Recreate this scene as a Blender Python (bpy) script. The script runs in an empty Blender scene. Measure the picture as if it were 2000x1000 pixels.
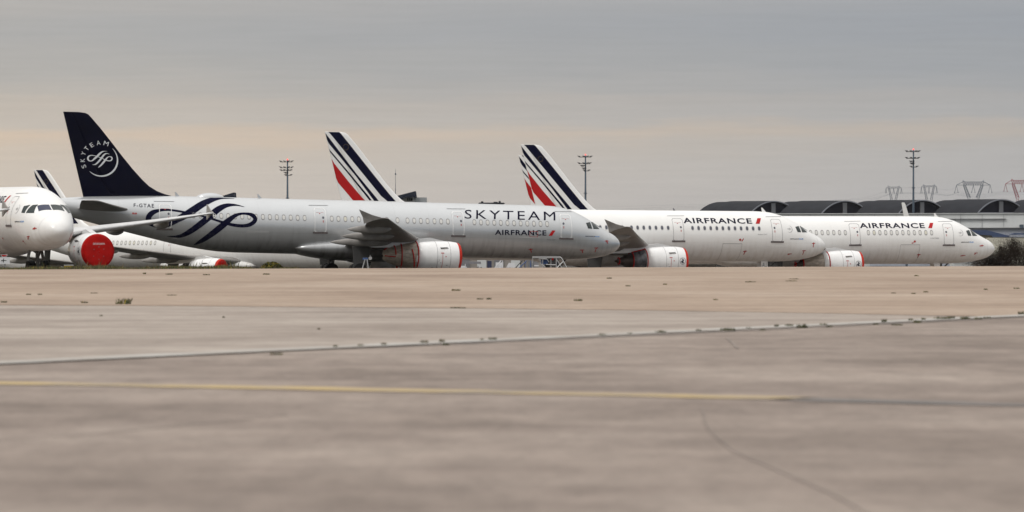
import bpy, bmesh, math, random
import numpy as np
from mathutils import Vector, Matrix
random.seed(7)
R_ = math.radians
sc = bpy.context.scene
COL = sc.collection

# ------------------------------------------------------------------ camera
F, H, YH = 13889.0, 1.2, 470.0          # focal length in photo pixels (250 mm), eye height, horizon row
cam_d = bpy.data.cameras.new('camera'); cam = bpy.data.objects.new('camera', cam_d); COL.objects.link(cam)
cam_d.lens = 250; cam_d.sensor_width = 36; cam_d.clip_start = 1; cam_d.clip_end = 40000
cam.location = (0, 0, H)
cam.rotation_euler = (math.pi/2 - math.atan((500-YH)/F), 0, 0)
cam_d.dof.use_dof = True; cam_d.dof.focus_distance = 560; cam_d.dof.aperture_fstop = 6.3
sc.camera = cam

# ------------------------------------------------------------------ sky
SUN_EL, SUN_AZ = 48, 215                # azimuth clockwise from +Y: the sun is behind and left of the camera
w = bpy.data.worlds.new('World'); sc.world = w; w.use_nodes = True
nt = w.node_tree; N = nt.nodes; LK = nt.links
for n in list(N): N.remove(n)
def nd(t, **k):
    n = N.new(t)
    for a, b in k.items(): setattr(n, a, b)
    return n
sky = nd('ShaderNodeTexSky', sky_type='NISHITA'); sky.sun_disc = False
sky.sun_elevation = R_(SUN_EL); sky.sun_rotation = R_(SUN_AZ)
tc = nd('ShaderNodeTexCoord'); sep = nd('ShaderNodeSeparateXYZ'); LK.new(tc.outputs['Generated'], sep.inputs[0])
def math_(op, a, b=None, c=None):
    n = nd('ShaderNodeMath', operation=op)
    for i, v in enumerate((a, b, c)):
        if v is None: continue
        if isinstance(v, (int, float)): n.inputs[i].default_value = v
        else: LK.new(v, n.inputs[i])
    return n.outputs[0]
def ramp(fac, stops, interp='EASE'):
    n = nd('ShaderNodeValToRGB'); n.color_ramp.interpolation = interp
    e = n.color_ramp.elements
    while len(e) < len(stops): e.new(0.5)
    for i, (p, c) in enumerate(stops):
        e[i].position = p; e[i].color = (*c, 1)
    LK.new(fac, n.inputs[0]); return n.outputs[0]
zc = math_('MAXIMUM', sep.outputs[2], 0.0)
# long flat cloud streaks: noise stretched sideways, used to bend the height bands
comb = nd('ShaderNodeCombineXYZ')
LK.new(math_('MULTIPLY', sep.outputs[0], 26.0), comb.inputs[0]); LK.new(math_('MULTIPLY', sep.outputs[1], 6.0), comb.inputs[1])
LK.new(math_('MULTIPLY', zc, 200.0), comb.inputs[2])
n1 = nd('ShaderNodeTexNoise'); n1.inputs['Scale'].default_value = 1.0; n1.inputs['Detail'].default_value = 5; n1.inputs['Roughness'].default_value = .55
LK.new(comb.outputs[0], n1.inputs['Vector'])
comb2 = nd('ShaderNodeCombineXYZ')
LK.new(math_('MULTIPLY', sep.outputs[0], 60.0), comb2.inputs[0]); LK.new(math_('MULTIPLY', zc, 1500.0), comb2.inputs[2])
n2 = nd('ShaderNodeTexNoise'); n2.inputs['Scale'].default_value = 1.0; n2.inputs['Detail'].default_value = 3
LK.new(comb2.outputs[0], n2.inputs['Vector'])
zb = math_('ADD', zc, math_('MULTIPLY', math_('SUBTRACT', n1.outputs[0], .5), .0075))
zb = math_('ADD', zb, math_('MULTIPLY', sep.outputs[0], -.012))     # the bands sink slightly towards the left
zr = math_('MULTIPLY', zb, 14.0)
low = ramp(zr, [(0.0, (.50, .465, .43)), (.07, (.53, .49, .455)), (.15, (.54, .495, .45)), (.185, (.54, .485, .43)), (.212, (.585, .495, .412)),
                (.238, (.49, .46, .43)), (.275, (.475, .442, .412)), (.30, (.43, .418, .408)), (.35, (.385, .388, .395)), (.42, (.355, .368, .392)), (.48, (.39, .392, .405)), (.70, (.40, .40, .40))])
var = math_('MULTIPLY_ADD', math_('SUBTRACT', n2.outputs[0], .5), .16, 1.0)
rt = math_('MULTIPLY_ADD', sep.outputs[0], -1.6, 1.0)               # a little duller to the right
rt = math_('MINIMUM', math_('MAXIMUM', rt, .75), 1.1)
tint = nd('ShaderNodeCombineXYZ')
for i_, k_ in enumerate((-1.0, -.2, .9)): LK.new(math_('MULTIPLY_ADD', sep.outputs[0], k_, 1.0), tint.inputs[i_])   # warmer to the left
lowt = nd('ShaderNodeVectorMath', operation='MULTIPLY'); LK.new(low, lowt.inputs[0]); LK.new(tint.outputs[0], lowt.inputs[1])
lowv = nd('ShaderNodeVectorMath', operation='SCALE'); LK.new(lowt.outputs[0], lowv.inputs[0]); LK.new(math_('MULTIPLY', var, rt), lowv.inputs['Scale'])
# overcast dome: brighter towards the zenith
cie = math_('MULTIPLY_ADD', zc, 3.1, 1.0)
dome = nd('ShaderNodeVectorMath', operation='SCALE'); dome.inputs[0].default_value = (.385, .378, .368); LK.new(cie, dome.inputs['Scale'])
mixd = nd('ShaderNodeMix', data_type='RGBA')
LK.new(math_('MINIMUM', math_('MULTIPLY', zc, 9.0), 1.0), mixd.inputs[0]); LK.new(lowv.outputs[0], mixd.inputs[6]); LK.new(dome.outputs[0], mixd.inputs[7])
sc10 = nd('ShaderNodeVectorMath', operation='SCALE'); sc10.inputs['Scale'].default_value = 10.0; LK.new(mixd.outputs[2], sc10.inputs[0])
mixs = nd('ShaderNodeMix', data_type='RGBA'); mixs.inputs[0].default_value = .97     # cloud layer over the clear sky
LK.new(sky.outputs[0], mixs.inputs[6]); LK.new(sc10.outputs[0], mixs.inputs[7])
bg = nd('ShaderNodeBackground'); bg.inputs[1].default_value = .1; out = nd('ShaderNodeOutputWorld')
LK.new(mixs.outputs[2], bg.inputs[0]); LK.new(bg.outputs[0], out.inputs[0])

# ------------------------------------------------------------------ sun behind thin cloud
sd = bpy.data.lights.new('sun', 'SUN'); sd.energy = 1.1; sd.angle = R_(14); sd.color = (1, .96, .90)
so = bpy.data.objects.new('sun', sd); COL.objects.link(so)
a, e = R_(SUN_AZ), R_(SUN_EL)
sv = Vector((math.sin(a)*math.cos(e), math.cos(a)*math.cos(e), math.sin(e)))
so.rotation_euler = sv.to_track_quat('Z', 'Y').to_euler()
sc.view_settings.view_transform = 'Standard'; sc.view_settings.look = 'None'
sc.view_settings.exposure = 0.0; sc.view_settings.gamma = 1.0

# ------------------------------------------------------------------ helpers
def at(px, py, Y): return Vector(((px-1000)/F*Y, Y, H+(YH-py)/F*Y))
def gp(px, py, z=0.0):
    Y = (H-z)*F/(py-YH); return Vector(((px-1000)/F*Y, Y, z))
def pchip(xs, ys):
    xs = np.array(xs, float); ys = np.array(ys, float); h = np.diff(xs); d = np.diff(ys)/h
    m = np.zeros_like(xs); m[0] = d[0]; m[-1] = d[-1]
    for i in range(1, len(xs)-1):
        if d[i-1]*d[i] > 0:
            w1 = 2*h[i]+h[i-1]; w2 = h[i]+2*h[i-1]; m[i] = (w1+w2)/(w1/d[i-1]+w2/d[i])
    def f(x):
        x = min(max(float(x), xs[0]), xs[-1]); i = min(max(int(np.searchsorted(xs, x))-1, 0), len(xs)-2)
        t = (x-xs[i])/h[i]; t2, t3 = t*t, t*t*t
        return float((2*t3-3*t2+1)*ys[i]+(t3-2*t2+t)*h[i]*m[i]+(-2*t3+3*t2)*ys[i+1]+(t3-t2)*h[i]*m[i+1])
    return f
def tag(o, label, cat, group=None):
    o['label'] = label; o['category'] = cat
    if group: o['group'] = group
    return o
def structure(o): o['kind'] = 'structure'; return o
def empty(name, loc, rot=(0, 0, 0)):
    o = bpy.data.objects.new(name, None); COL.objects.link(o); o.location = loc; o.rotation_euler = rot; o.empty_display_size = .5; return o
def link(name, me, parent=None):
    o = bpy.data.objects.new(name, me); COL.objects.link(o)
    if parent is not None: o.parent = parent
    return o
def mesh(name, V, Fc, mats, parent=None, smooth=False, mi=None):
    me = bpy.data.meshes.new(name); me.from_pydata([tuple(v) for v in V], [], [tuple(f) for f in Fc])
    for m in (mats if isinstance(mats, (list, tuple)) else [mats]): me.materials.append(m)
    if smooth: me.polygons.foreach_set('use_smooth', [True]*len(me.polygons))
    if mi is not None: me.polygons.foreach_set('material_index', mi)
    me.update(); return link(name, me, parent)
class MB:
    """collects simple solids into one mesh"""
    def __init__(s): s.V = []; s.F = []; s.M = []; s.cur = 0
    def add(s, V, Fc):
        n = len(s.V); s.V += [tuple(v) for v in V]; s.F += [tuple(i+n for i in f) for f in Fc]; s.M += [s.cur]*len(Fc); return s
    def box(s, x0, x1, y0, y1, z0, z1):
        V = [(x0,y0,z0),(x1,y0,z0),(x1,y1,z0),(x0,y1,z0),(x0,y0,z1),(x1,y0,z1),(x1,y1,z1),(x0,y1,z1)]
        return s.add(V, [(0,3,2,1),(4,5,6,7),(0,1,5,4),(1,2,6,5),(2,3,7,6),(3,0,4,7)])
    def tube(s, a, b, r, r2=None, n=8):
        a = Vector(a); b = Vector(b); r2 = r if r2 is None else r2; d = b-a
        if d.length < 1e-6: return s
        q = d.to_track_quat('Z', 'Y'); V = []
        for p, rr in ((a, r), (b, r2)):
            for i in range(n):
                t = 2*math.pi*i/n; V.append(p + q @ Vector((rr*math.cos(t), rr*math.sin(t), 0)))
        return s.add(V, [(i, (i+1) % n, n+(i+1) % n, n+i) for i in range(n)] + [tuple(range(n-1, -1, -1)), tuple(range(n, 2*n))])
    def prism(s, poly, axis, a, b):
        """poly of 2-D points extruded along axis ('x','y','z') from a to b"""
        def P(u, v, t): return {'x': (t, u, v), 'y': (u, t, v), 'z': (u, v, t)}[axis]
        n = len(poly); V = [P(u, v, a) for u, v in poly]+[P(u, v, b) for u, v in poly]
        return s.add(V, [tuple(range(n-1, -1, -1)), tuple(range(n, 2*n))]+[(i, (i+1) % n, n+(i+1) % n, n+i) for i in range(n)])
    def build(s, name, mats, parent=None, smooth=False):
        o = mesh(name, s.V, s.F, mats, parent, smooth, s.M)
        bm = bmesh.new(); bm.from_mesh(o.data); bmesh.ops.recalc_face_normals(bm, faces=bm.faces); bm.to_mesh(o.data); bm.free(); return o
def loft(rings, close=True, cap0=False, cap1=False):
    n = len(rings[0]); V = [p for r in rings for p in r]; Fc = []
    for i in range(len(rings)-1):
        for j in range(n if close else n-1):
            k = (j+1) % n; Fc.append((i*n+j, i*n+k, (i+1)*n+k, (i+1)*n+j))
    if cap0: Fc.append(tuple(range(n-1, -1, -1)))
    if cap1: Fc.append(tuple(range((len(rings)-1)*n, len(rings)*n)))
    return V, Fc
def fixn(o):
    bm = bmesh.new(); bm.from_mesh(o.data); bmesh.ops.recalc_face_normals(bm, faces=bm.faces); bm.to_mesh(o.data); bm.free(); return o

# ------------------------------------------------------------------ materials
def material(name, rgb, rough=.6, metal=0.0, coat=0.0, vary=0.0, vscale=1.0, stretch=(1, 1, 1), vary_rgb=None, emit=None, bump=0.0, spec=None):
    m = bpy.data.materials.new(name); m.use_nodes = True; t = m.node_tree; b = t.nodes['Principled BSDF']
    b.inputs['Base Color'].default_value = (*rgb, 1); b.inputs['Roughness'].default_value = rough; b.inputs['Metallic'].default_value = metal
    b.inputs['Coat Weight'].default_value = coat
    if spec is not None: b.inputs['Specular IOR Level'].default_value = spec
    if emit: b.inputs['Emission Color'].default_value = (*emit[0], 1); b.inputs['Emission Strength'].default_value = emit[1]
    if vary:
        tcn = t.nodes.new('ShaderNodeTexCoord'); mp = t.nodes.new('ShaderNodeMapping'); mp.inputs['Scale'].default_value = stretch
        t.links.new(tcn.outputs['Object'], mp.inputs[0])
        n = t.nodes.new('ShaderNodeTexNoise'); n.inputs['Scale'].default_value = vscale; n.inputs['Detail'].default_value = 6; n.inputs['Roughness'].default_value = .6
        t.links.new(mp.outputs[0], n.inputs['Vector'])
        r = t.nodes.new('ShaderNodeValToRGB'); e = r.color_ramp.elements
        dk = vary_rgb or tuple(c*(1-vary) for c in rgb)
        e[0].position = .32; e[0].color = (*dk, 1); e[1].position = .68; e[1].color = (*[min(1, c*(1+vary*.35)) for c in rgb], 1)
        t.links.new(n.outputs[0], r.inputs[0]); t.links.new(r.outputs[0], b.inputs['Base Color'])
        if bump:
            bp = t.nodes.new('ShaderNodeBump'); bp.inputs['Strength'].default_value = bump; t.links.new(n.outputs[0], bp.inputs['Height']); t.links.new(bp.outputs[0], b.inputs['Normal'])
    return m
def paint(name, rgb, rough, metal, dirt, dirt_shade_rgb, belly):
    """aircraft skin: panel seams, vertical grime streaks that run down from mid height, grime blotches, underside shade painted in by height"""
    m = bpy.data.materials.new(name); m.use_nodes = True; t = m.node_tree; b = t.nodes['Principled BSDF']; nn = t.nodes.new; L = t.links.new
    b.inputs['Roughness'].default_value = rough; b.inputs['Metallic'].default_value = metal; b.inputs['Coat Weight'].default_value = .25; b.inputs['Coat Roughness'].default_value = .18
    def mth(op, a, bb=None, cc=None):
        n = nn('ShaderNodeMath'); n.operation = op
        for i, v in enumerate((a, bb, cc)):
            if v is None: continue
            if isinstance(v, (int, float)): n.inputs[i].default_value = v
            else: L(v, n.inputs[i])
        return n.outputs[0]
    tcn = nn('ShaderNodeTexCoord'); sp = nn('ShaderNodeSeparateXYZ'); L(tcn.outputs['Object'], sp.inputs[0])
    def noise(sx, sy, sz, det=5):
        mp = nn('ShaderNodeMapping'); mp.inputs['Scale'].default_value = (sx, sy, sz); L(tcn.outputs['Object'], mp.inputs[0])
        n = nn('ShaderNodeTexNoise'); n.inputs['Scale'].default_value = 1; n.inputs['Detail'].default_value = det; L(mp.outputs[0], n.inputs['Vector']); return n.outputs[0]
    streak = mth('MULTIPLY', mth('SUBTRACT', noise(3.2, 1, .35), .47), 3.2)
    blot = mth('MULTIPLY', mth('SUBTRACT', noise(.5, .8, .9), .42), 2.6)
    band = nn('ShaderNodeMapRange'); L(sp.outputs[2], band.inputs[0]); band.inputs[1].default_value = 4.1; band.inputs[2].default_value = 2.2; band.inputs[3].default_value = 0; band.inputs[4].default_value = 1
    belly_shade = nn('ShaderNodeMapRange'); L(sp.outputs[2], belly_shade.inputs[0]); belly_shade.inputs[1].default_value = 2.75; belly_shade.inputs[2].default_value = 1.85; belly_shade.inputs[3].default_value = 0; belly_shade.inputs[4].default_value = belly  # underside shade painted into the colour, deepening towards the bottom
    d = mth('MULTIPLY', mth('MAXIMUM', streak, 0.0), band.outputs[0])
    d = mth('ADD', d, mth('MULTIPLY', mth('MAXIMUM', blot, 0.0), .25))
    d = mth('ADD', mth('MULTIPLY', d, dirt), belly_shade.outputs[0])
    # frame seams every 2.67 m and two stringer laps
    fr = mth('FRACT', mth('DIVIDE', mth('ADD', sp.outputs[0], 100.0), 2.67)); seam = mth('LESS_THAN', fr, .007)
    lap = mth('LESS_THAN', mth('ABSOLUTE', mth('SUBTRACT', sp.outputs[2], 3.3)), .012)
    d = mth('MINIMUM', mth('ADD', d, mth('MULTIPLY', mth('MAXIMUM', seam, lap), .16)), .9)
    mx = nn('ShaderNodeMix'); mx.data_type = 'RGBA'; L(d, mx.inputs[0]); mx.inputs[6].default_value = (*rgb, 1); mx.inputs[7].default_value = (*dirt_shade_rgb, 1)
    L(mx.outputs[2], b.inputs['Base Color']); return m

M = {}
M['white'] = paint('white aircraft paint', (.80, .80, .79), .32, 0, .30, (.38, .32, .27), .10)
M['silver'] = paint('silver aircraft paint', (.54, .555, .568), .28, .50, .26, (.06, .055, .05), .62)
M['wing'] = material('grey wing skin', (.29, .275, .26), .5, .1, vary=.35, vscale=.8, stretch=(1, .4, 1))
M['wing_lite'] = material('pale leading edge', (.62, .62, .62), .38, .2, vary=.15, vscale=1)
M['naccelle'] = material('white nacelle paint', (.78, .78, .78), .3, 0, .3, vary=.10, vscale=1.3)
M['navy'] = material('navy gloss paint', (.003, .0035, .020), .8, spec=.06)
M['navyfin'] = material('navy fin paint', (.0018, .0022, .011), .75, vary=.3, vscale=.5, spec=.06)
M['red'] = material('red paint', (.42, .008, .010), .55, spec=.2)
M['cover'] = material('red canvas', (.40, .005, .004), .85, vary=.3, vscale=1.6, bump=.15, spec=.12)
M['orange'] = material('orange red tape', (.50, .028, .014), .7, spec=.2)
M['emblem'] = material('pale emblem paint', (.62, .64, .66), .4)
M['gold'] = material('dull gold paint', (.12, .085, .03), .5)
M['glass'] = material('cockpit glass', (.02, .03, .03), .15, spec=.3)
M['glassblue'] = material('tinted glass', (.022, .028, .065), .15, spec=.35)
M['pane_dark'] = material('dark cabin pane', (.085, .09, .115), .22)
M['pane_shade'] = material('pale window shade', (.64, .635, .61), .45)
M['pane_yellow'] = material('yellowed window shade', (.64, .62, .53), .45)
M['rim'] = material('window rim', (.26, .255, .26), .4)
M['rim_lite'] = material('light window rim', (.62, .62, .62), .4)
M['line'] = material('dark seam', (.14, .14, .15), .6)
M['door'] = material('dark gear door', (.085, .085, .085), .6, spec=.2)
M['lineW'] = material('white door outline', (.78, .78, .78), .4)
M['sill'] = material('worn door sill', (.13, .11, .11), .5)
M['wrap'] = material('grey weathered plastic wrap', (.33, .28, .23), .42, vary=.5, vscale=2.2, stretch=(1, 1, 2.5), bump=.6)
M['core'] = material('dark exhaust metal', (.07, .055, .05), .35, .7, vary=.5, vscale=2)
M['film'] = material('crumpled dark film', (.09, .09, .10), .22, vary=.8, vscale=2.8, stretch=(1, 1, .6), vary_rgb=(.02, .02, .025), bump=.8)
M['tyre'] = material('tyre rubber', (.012, .012, .013), .8)
M['gear'] = material('gear leg metal', (.05, .05, .05), .5, .3)
M['black'] = material('black paint', (.012, .012, .013), .7)
M['alu'] = material('bare aluminium', (.5, .5, .5), .4, .8)
M['tag'] = material('faded red ribbon', (.40, .035, .03), .8)
M['skyblue'] = material('light blue paint', (.10, .28, .60), .5)

# ------------------------------------------------------------------ terrain
def crest_y(px): return 527 - .0035*px
zg_f = pchip([0, 30, 90, 130, 225, 265, 300, 405, 600, 20000], [0, -.25, -1.0, -1.24, -1.70, -2.2, -2.67, -3.72, -4.2, -4.2])   # by metres past the crest
def crestY(X):
    Y = 314.0
    for _ in range(4): Y = H*F/(crest_y(1000+X/Y*F)-YH)
    return min(max(Y, 285), 345)
def zg(X, Y): return zg_f(max(0.0, Y-crestY(X)))

def ground_material(name, c1, c2, c3, s1=.22, speck=.12, band=.12, rough=.9, sy=1.0):
    m = bpy.data.materials.new(name); m.use_nodes = True; t = m.node_tree; b = t.nodes['Principled BSDF']; nn = t.nodes.new; L = t.links.new
    b.inputs['Roughness'].default_value = rough; b.inputs['Specular IOR Level'].default_value = .2
    tcn = nn('ShaderNodeTexCoord')
    def noise(scale, det=6, rg=.6, sx=1):
        mp = nn('ShaderNodeMapping'); mp.inputs['Scale'].default_value = (sx, sy, 1); L(tcn.outputs['Object'], mp.inputs[0])
        n = nn('ShaderNodeTexNoise'); n.inputs['Scale'].default_value = scale; n.inputs['Detail'].default_value = det; n.inputs['Roughness'].default_value = rg; L(mp.outputs[0], n.inputs['Vector']); return n.outputs[0]
    r = nn('ShaderNodeValToRGB'); e = r.color_ramp.elements; e.new(.5)
    e[0].position = .34; e[0].color = (*c1, 1); e[1].position = .5; e[1].color = (*c2, 1); e[2].position = .66; e[2].color = (*c3, 1)
    L(noise(s1, 8, .62), r.inputs[0])
    r2 = nn('ShaderNodeValToRGB'); e = r2.color_ramp.elements; e[0].position = .30; e[0].color = (1-speck*1.5,)*3+(1,); e[1].position = .62; e[1].color = (1+0*speck,)*3+(1,)
    L(noise(1.7, 8, .7, 1.6), r2.inputs[0])
    mx = nn('ShaderNodeMix'); mx.data_type = 'RGBA'; mx.blend_type = 'MULTIPLY'; mx.inputs[0].default_value = 1
    L(r.outputs[0], mx.inputs[6]); L(r2.outputs[0], mx.inputs[7])
    r3 = nn('ShaderNodeValToRGB'); e = r3.color_ramp.elements; e[0].position = .25; e[0].color = (1-speck,)*3+(1,); e[1].position = .6; e[1].color = (1, 1, 1, 1)
    L(noise(14, 4, .7), r3.inputs[0])
    mx2 = nn('ShaderNodeMix'); mx2.data_type = 'RGBA'; mx2.blend_type = 'MULTIPLY'; mx2.inputs[0].default_value = 1
    L(mx.outputs[2], mx2.inputs[6]); L(r3.outputs[0], mx2.inputs[7])
    # long drag marks and wash lines lying across the view
    mp = nn('ShaderNodeMapping'); mp.inputs['Scale'].default_value = (.14, .62*(sy**.5), 1); mp.inputs['Rotation'].default_value = (0, 0, .05); L(tcn.outputs['Object'], mp.inputs[0])
    nb = nn('ShaderNodeTexNoise'); nb.inputs['Scale'].default_value = 1; nb.inputs['Detail'].default_value = 7; nb.inputs['Roughness'].default_value = .65; L(mp.outputs[0], nb.inputs['Vector'])
    r4 = nn('ShaderNodeValToRGB'); e = r4.color_ramp.elements; e[0].position = .36; e[0].color = (1-band*1.5, 1-band*1.6, 1-band*1.6, 1); e[1].position = .60; e[1].color = (1+band*.5, 1+band*.5, 1+band*.5, 1)
    L(nb.outputs[0], r4.inputs[0])
    # dark round stains
    vo = nn('ShaderNodeTexVoronoi'); vo.inputs['Scale'].default_value = .16; L(tcn.outputs['Object'], vo.inputs['Vector'])
    r5 = nn('ShaderNodeValToRGB'); e = r5.color_ramp.elements; e[0].position = .02; e[0].color = (.80, .78, .77, 1); e[1].position = .11; e[1].color = (1, 1, 1, 1); L(vo.outputs['Distance'], r5.inputs[0])
    last = mx2.outputs[2]
    for rr_ in (r4, r5):
        q = nn('ShaderNodeMix'); q.data_type = 'RGBA'; q.blend_type = 'MULTIPLY'; q.inputs[0].default_value = 1; q.clamp_result = False; L(last, q.inputs[6]); L(rr_.outputs[0], q.inputs[7]); last = q.outputs[2]
    L(last, b.inputs['Base Color'])
    return m
G_near = ground_material('near concrete', (.222, .180, .153), (.290, .238, .204), (.350, .293, .252), .30, .18, .12, .9, .30)
G_mid = ground_material('pale concrete', (.282, .236, .202), (.350, .300, .260), (.405, .352, .306), .22, .12, .11, .9, .4)
G_tan = ground_material('tan concrete', (.290, .216, .164), (.36, .277, .213), (.415, .33, .262), .12, .11, .09, .9, .30)
G_far = ground_material('far tarmac and grass', (.030, .030, .026), (.045, .042, .036), (.06, .055, .045), .03, .2)

def grid_ground():
    xs = [-9000, -3000, -1000, -400, -200, -100, -60] + list(range(-40, 45, 10)) + [60, 100, 200, 400, 1000, 3000, 9000]
    V = []; nrow = 0
    ds = [None, -60, 100, 200, 'c', 3, 8, 15, 25, 40, 60, 90, 130, 180, 225, 265, 300, 350, 405, 500, 600, 900, 2000, 6000, 18000]
    for d in ds:
        for X in xs:
            c = crestY(X)
            if d is None: V.append((X, -200, 0)); continue
            if d == 'c': Y = c
            elif ds.index(d) < 4: Y = d
            else: Y = c+d
            V.append((X, Y, zg(X, Y) if Y > c else 0.0))
    n = len(xs); Fc = [(i*n+j, i*n+j+1, (i+1)*n+j+1, (i+1)*n+j) for i in range(len(ds)-1) for j in range(n-1)]
    return structure(mesh('ground', V, Fc, G_far))
grid_ground()
def field(name, x0, x1, d0, d1, lift, mat):
    xs = np.linspace(x0, x1, 14); ds = np.linspace(d0, d1, 16)
    V = [(X, crestY(X)+d, zg(X, crestY(X)+d)+lift) for d in ds for X in xs]; n = len(xs)
    return structure(mesh(name, V, [(i*n+j, i*n+j+1, (i+1)*n+j+1, (i+1)*n+j) for i in range(len(ds)-1) for j in range(n-1)], mat))
def sheet(name, pts, z, mat):
    return structure(mesh(name, [(p[0], p[1], z) for p in pts], [tuple(range(len(pts)))], mat))
cr = [(X, crestY(X)) for X in (-400, -60, -40, -20, 0, 20, 40, 60, 400)]
sheet('apron_near', [(-400, -100), (400, -100)]+cr[::-1], .004, G_near)
WA, WB = gp(0, 711), gp(2000, 617.5)                  # pale drain strip across the apron
wd = (WB-WA).normalized()
def wl(t): return WA+wd*t                              # t metres along it
far_t = (crestY(60)-WA.y)/wd.y
bnd = [gp(0, 597), gp(400, 599), (gp(1000, 604)), gp(1300, 608), gp(1600, 613)]
edge = [(-400, 288), (-120, 215)]+[(p.x, p.y) for p in bnd]
tB = (gp(1640, 620).y-WA.y)/wd.y
WLp = [(wl(t).x, wl(t).y) for t in (-60, tB)]
sheet('apron_pale', [(WLp[0][0], WLp[0][1]), (WLp[1][0], WLp[1][1])]+[(x, y) for x, y in edge[::-1]]+[(-400, WLp[0][1])], .008, G_mid)
sheet('apron_tan', edge+[(WLp[1][0], WLp[1][1]), (wl(far_t).x, wl(far_t).y)]+[c for c in cr[::-1] if c[0] < 58], .012, G_tan)
sheet('apron_tan', [(wl(far_t).x, wl(far_t).y), (400, wl(far_t).y), (400, cr[-1][1]), (60, cr[-2][1])], .012, G_tan)

G_tar = ground_material('pale tarmac', (.20, .165, .14), (.24, .20, .17), (.28, .235, .20), .1, .2)
field('pale_tarmac', -4, 60, 222, 345, .02, G_tar)
field('pale_tarmac', -70, -17, 60, 175, .02, G_tar)

def strip_mat(name, rgb, wear_rgb, amount, scale, sx=1.0):
    m = bpy.data.materials.new(name); m.use_nodes = True; t = m.node_tree; b = t.nodes['Principled BSDF']; nn = t.nodes.new; L = t.links.new
    b.inputs['Roughness'].default_value = .85
    tcn = nn('ShaderNodeTexCoord'); n = nn('ShaderNodeTexNoise'); n.inputs['Scale'].default_value = scale; n.inputs['Detail'].default_value = 8; n.inputs['Roughness'].default_value = .7
    L(tcn.outputs['Object'], n.inputs['Vector'])
    r = nn('ShaderNodeValToRGB'); e = r.color_ramp.elements; e[0].position = amount-.08; e[0].color = (*wear_rgb, 1); e[1].position = amount+.1; e[1].color = (*rgb, 1)
    L(n.outputs[0], r.inputs[0]); L(r.outputs[0], b.inputs['Base Color']); return m
M['stripW'] = strip_mat('pale drain strip', (.40, .385, .36), (.30, .26, .225), .48, .9)
M['stripD'] = strip_mat('dark joint', (.14, .118, .104), (.235, .195, .168), .5, .6)
M['stripY'] = strip_mat('worn yellow paint', (.44, .32, .14), (.30, .24, .18), .46, .9)
M['stripK'] = strip_mat('dark worn line', (.11, .105, .10), (.17, .15, .14), .5, .8)
def ribbon(name, pts, width, z, mat):
    """flat strip along world points, width metres (list or number)"""
    V = []; n = len(pts)
    for i, p in enumerate(pts):
        p = Vector((p[0], p[1])); a_ = Vector(pts[max(i-1, 0)][:2]); b_ = Vector(pts[min(i+1, n-1)][:2]); d = (b_-a_).normalized()
        wv = (width[i] if isinstance(width, list) else width)/2; q = Vector((-d.y, d.x))*wv
        V += [(p.x+q.x, p.y+q.y, z), (p.x-q.x, p.y-q.y, z)]
    return structure(mesh(name, V, [(2*i, 2*i+1, 2*i+3, 2*i+2) for i in range(n-1)], mat))
perp = Vector((wd.y, -wd.x, 0))
ribbon('drain_strip', [wl(t) for t in np.linspace(-30, far_t*.86, 24)], .60, .018, M['stripW'])
ribbon('drain_joint', [wl(t)+perp*(.42+.1*random.random()) for t in np.linspace(9, far_t*.86, 30)], [.02]+[.22+.22*random.random() for _ in range(29)], .010, M['stripD'])
YL = [gp(x, y) for x, y in ((-400, 743), (0, 750.5), (140, 752.5), (300, 755), (500, 758.5), (700, 762.5), (1000, 768.5), (1300, 774.5), (1550, 780.5))]
M['stripF'] = strip_mat('nearly worn off yellow', (.30, .245, .175), (.22, .185, .155), .5, 1.5)
def yl_y(px): return float(np.interp(px, [-400, 0, 140, 300, 500, 700, 1000, 1300, 1550], [743, 750.5, 752.5, 755, 758.5, 762.5, 768.5, 774.5, 780.5]))
for x0_, x1_, m_ in ((-400, 138, 'stripY'), (138, 184, 'stripF'), (184, 228, 'stripY'), (228, 262, 'stripF'), (262, 915, 'stripY'), (915, 1000, 'stripF'), (1000, 1520, 'stripY'), (1520, 1556, 'stripF')):
    ks = np.linspace(x0_, x1_, 6); ribbon('yellow_line', [gp(x, yl_y(x)) for x in ks], .9 if x1_ < 1100 else .75, .010, M[m_])
ribbon('worn_line', [gp(x, y) for x, y in ((1545, 781), (1650, 784.5), (1800, 788), (1930, 792), (2300, 800))], [.45, .7, .7, .55, .3], .010, M['stripK'])
M['crack'] = strip_mat('hairline crack', (.165, .136, .117), (.235, .194, .167), .5, .6)
for pts, wdt in (([(1372, 800), (1376, 826), (1392, 850), (1430, 883), (1530, 926), (1620, 965), (1700, 1010)], .009),
                 ([(1420, 662), (1432, 672), (1441, 682)], .03), ([(840, 700), (1000, 694), (1180, 688)], .03), ([(-20, 862), (200, 848), (420, 826), (560, 812)], .025)):
    ribbon('ground_crack', [gp(x, y) for x, y in pts], wdt, .011, M['crack'])

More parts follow.
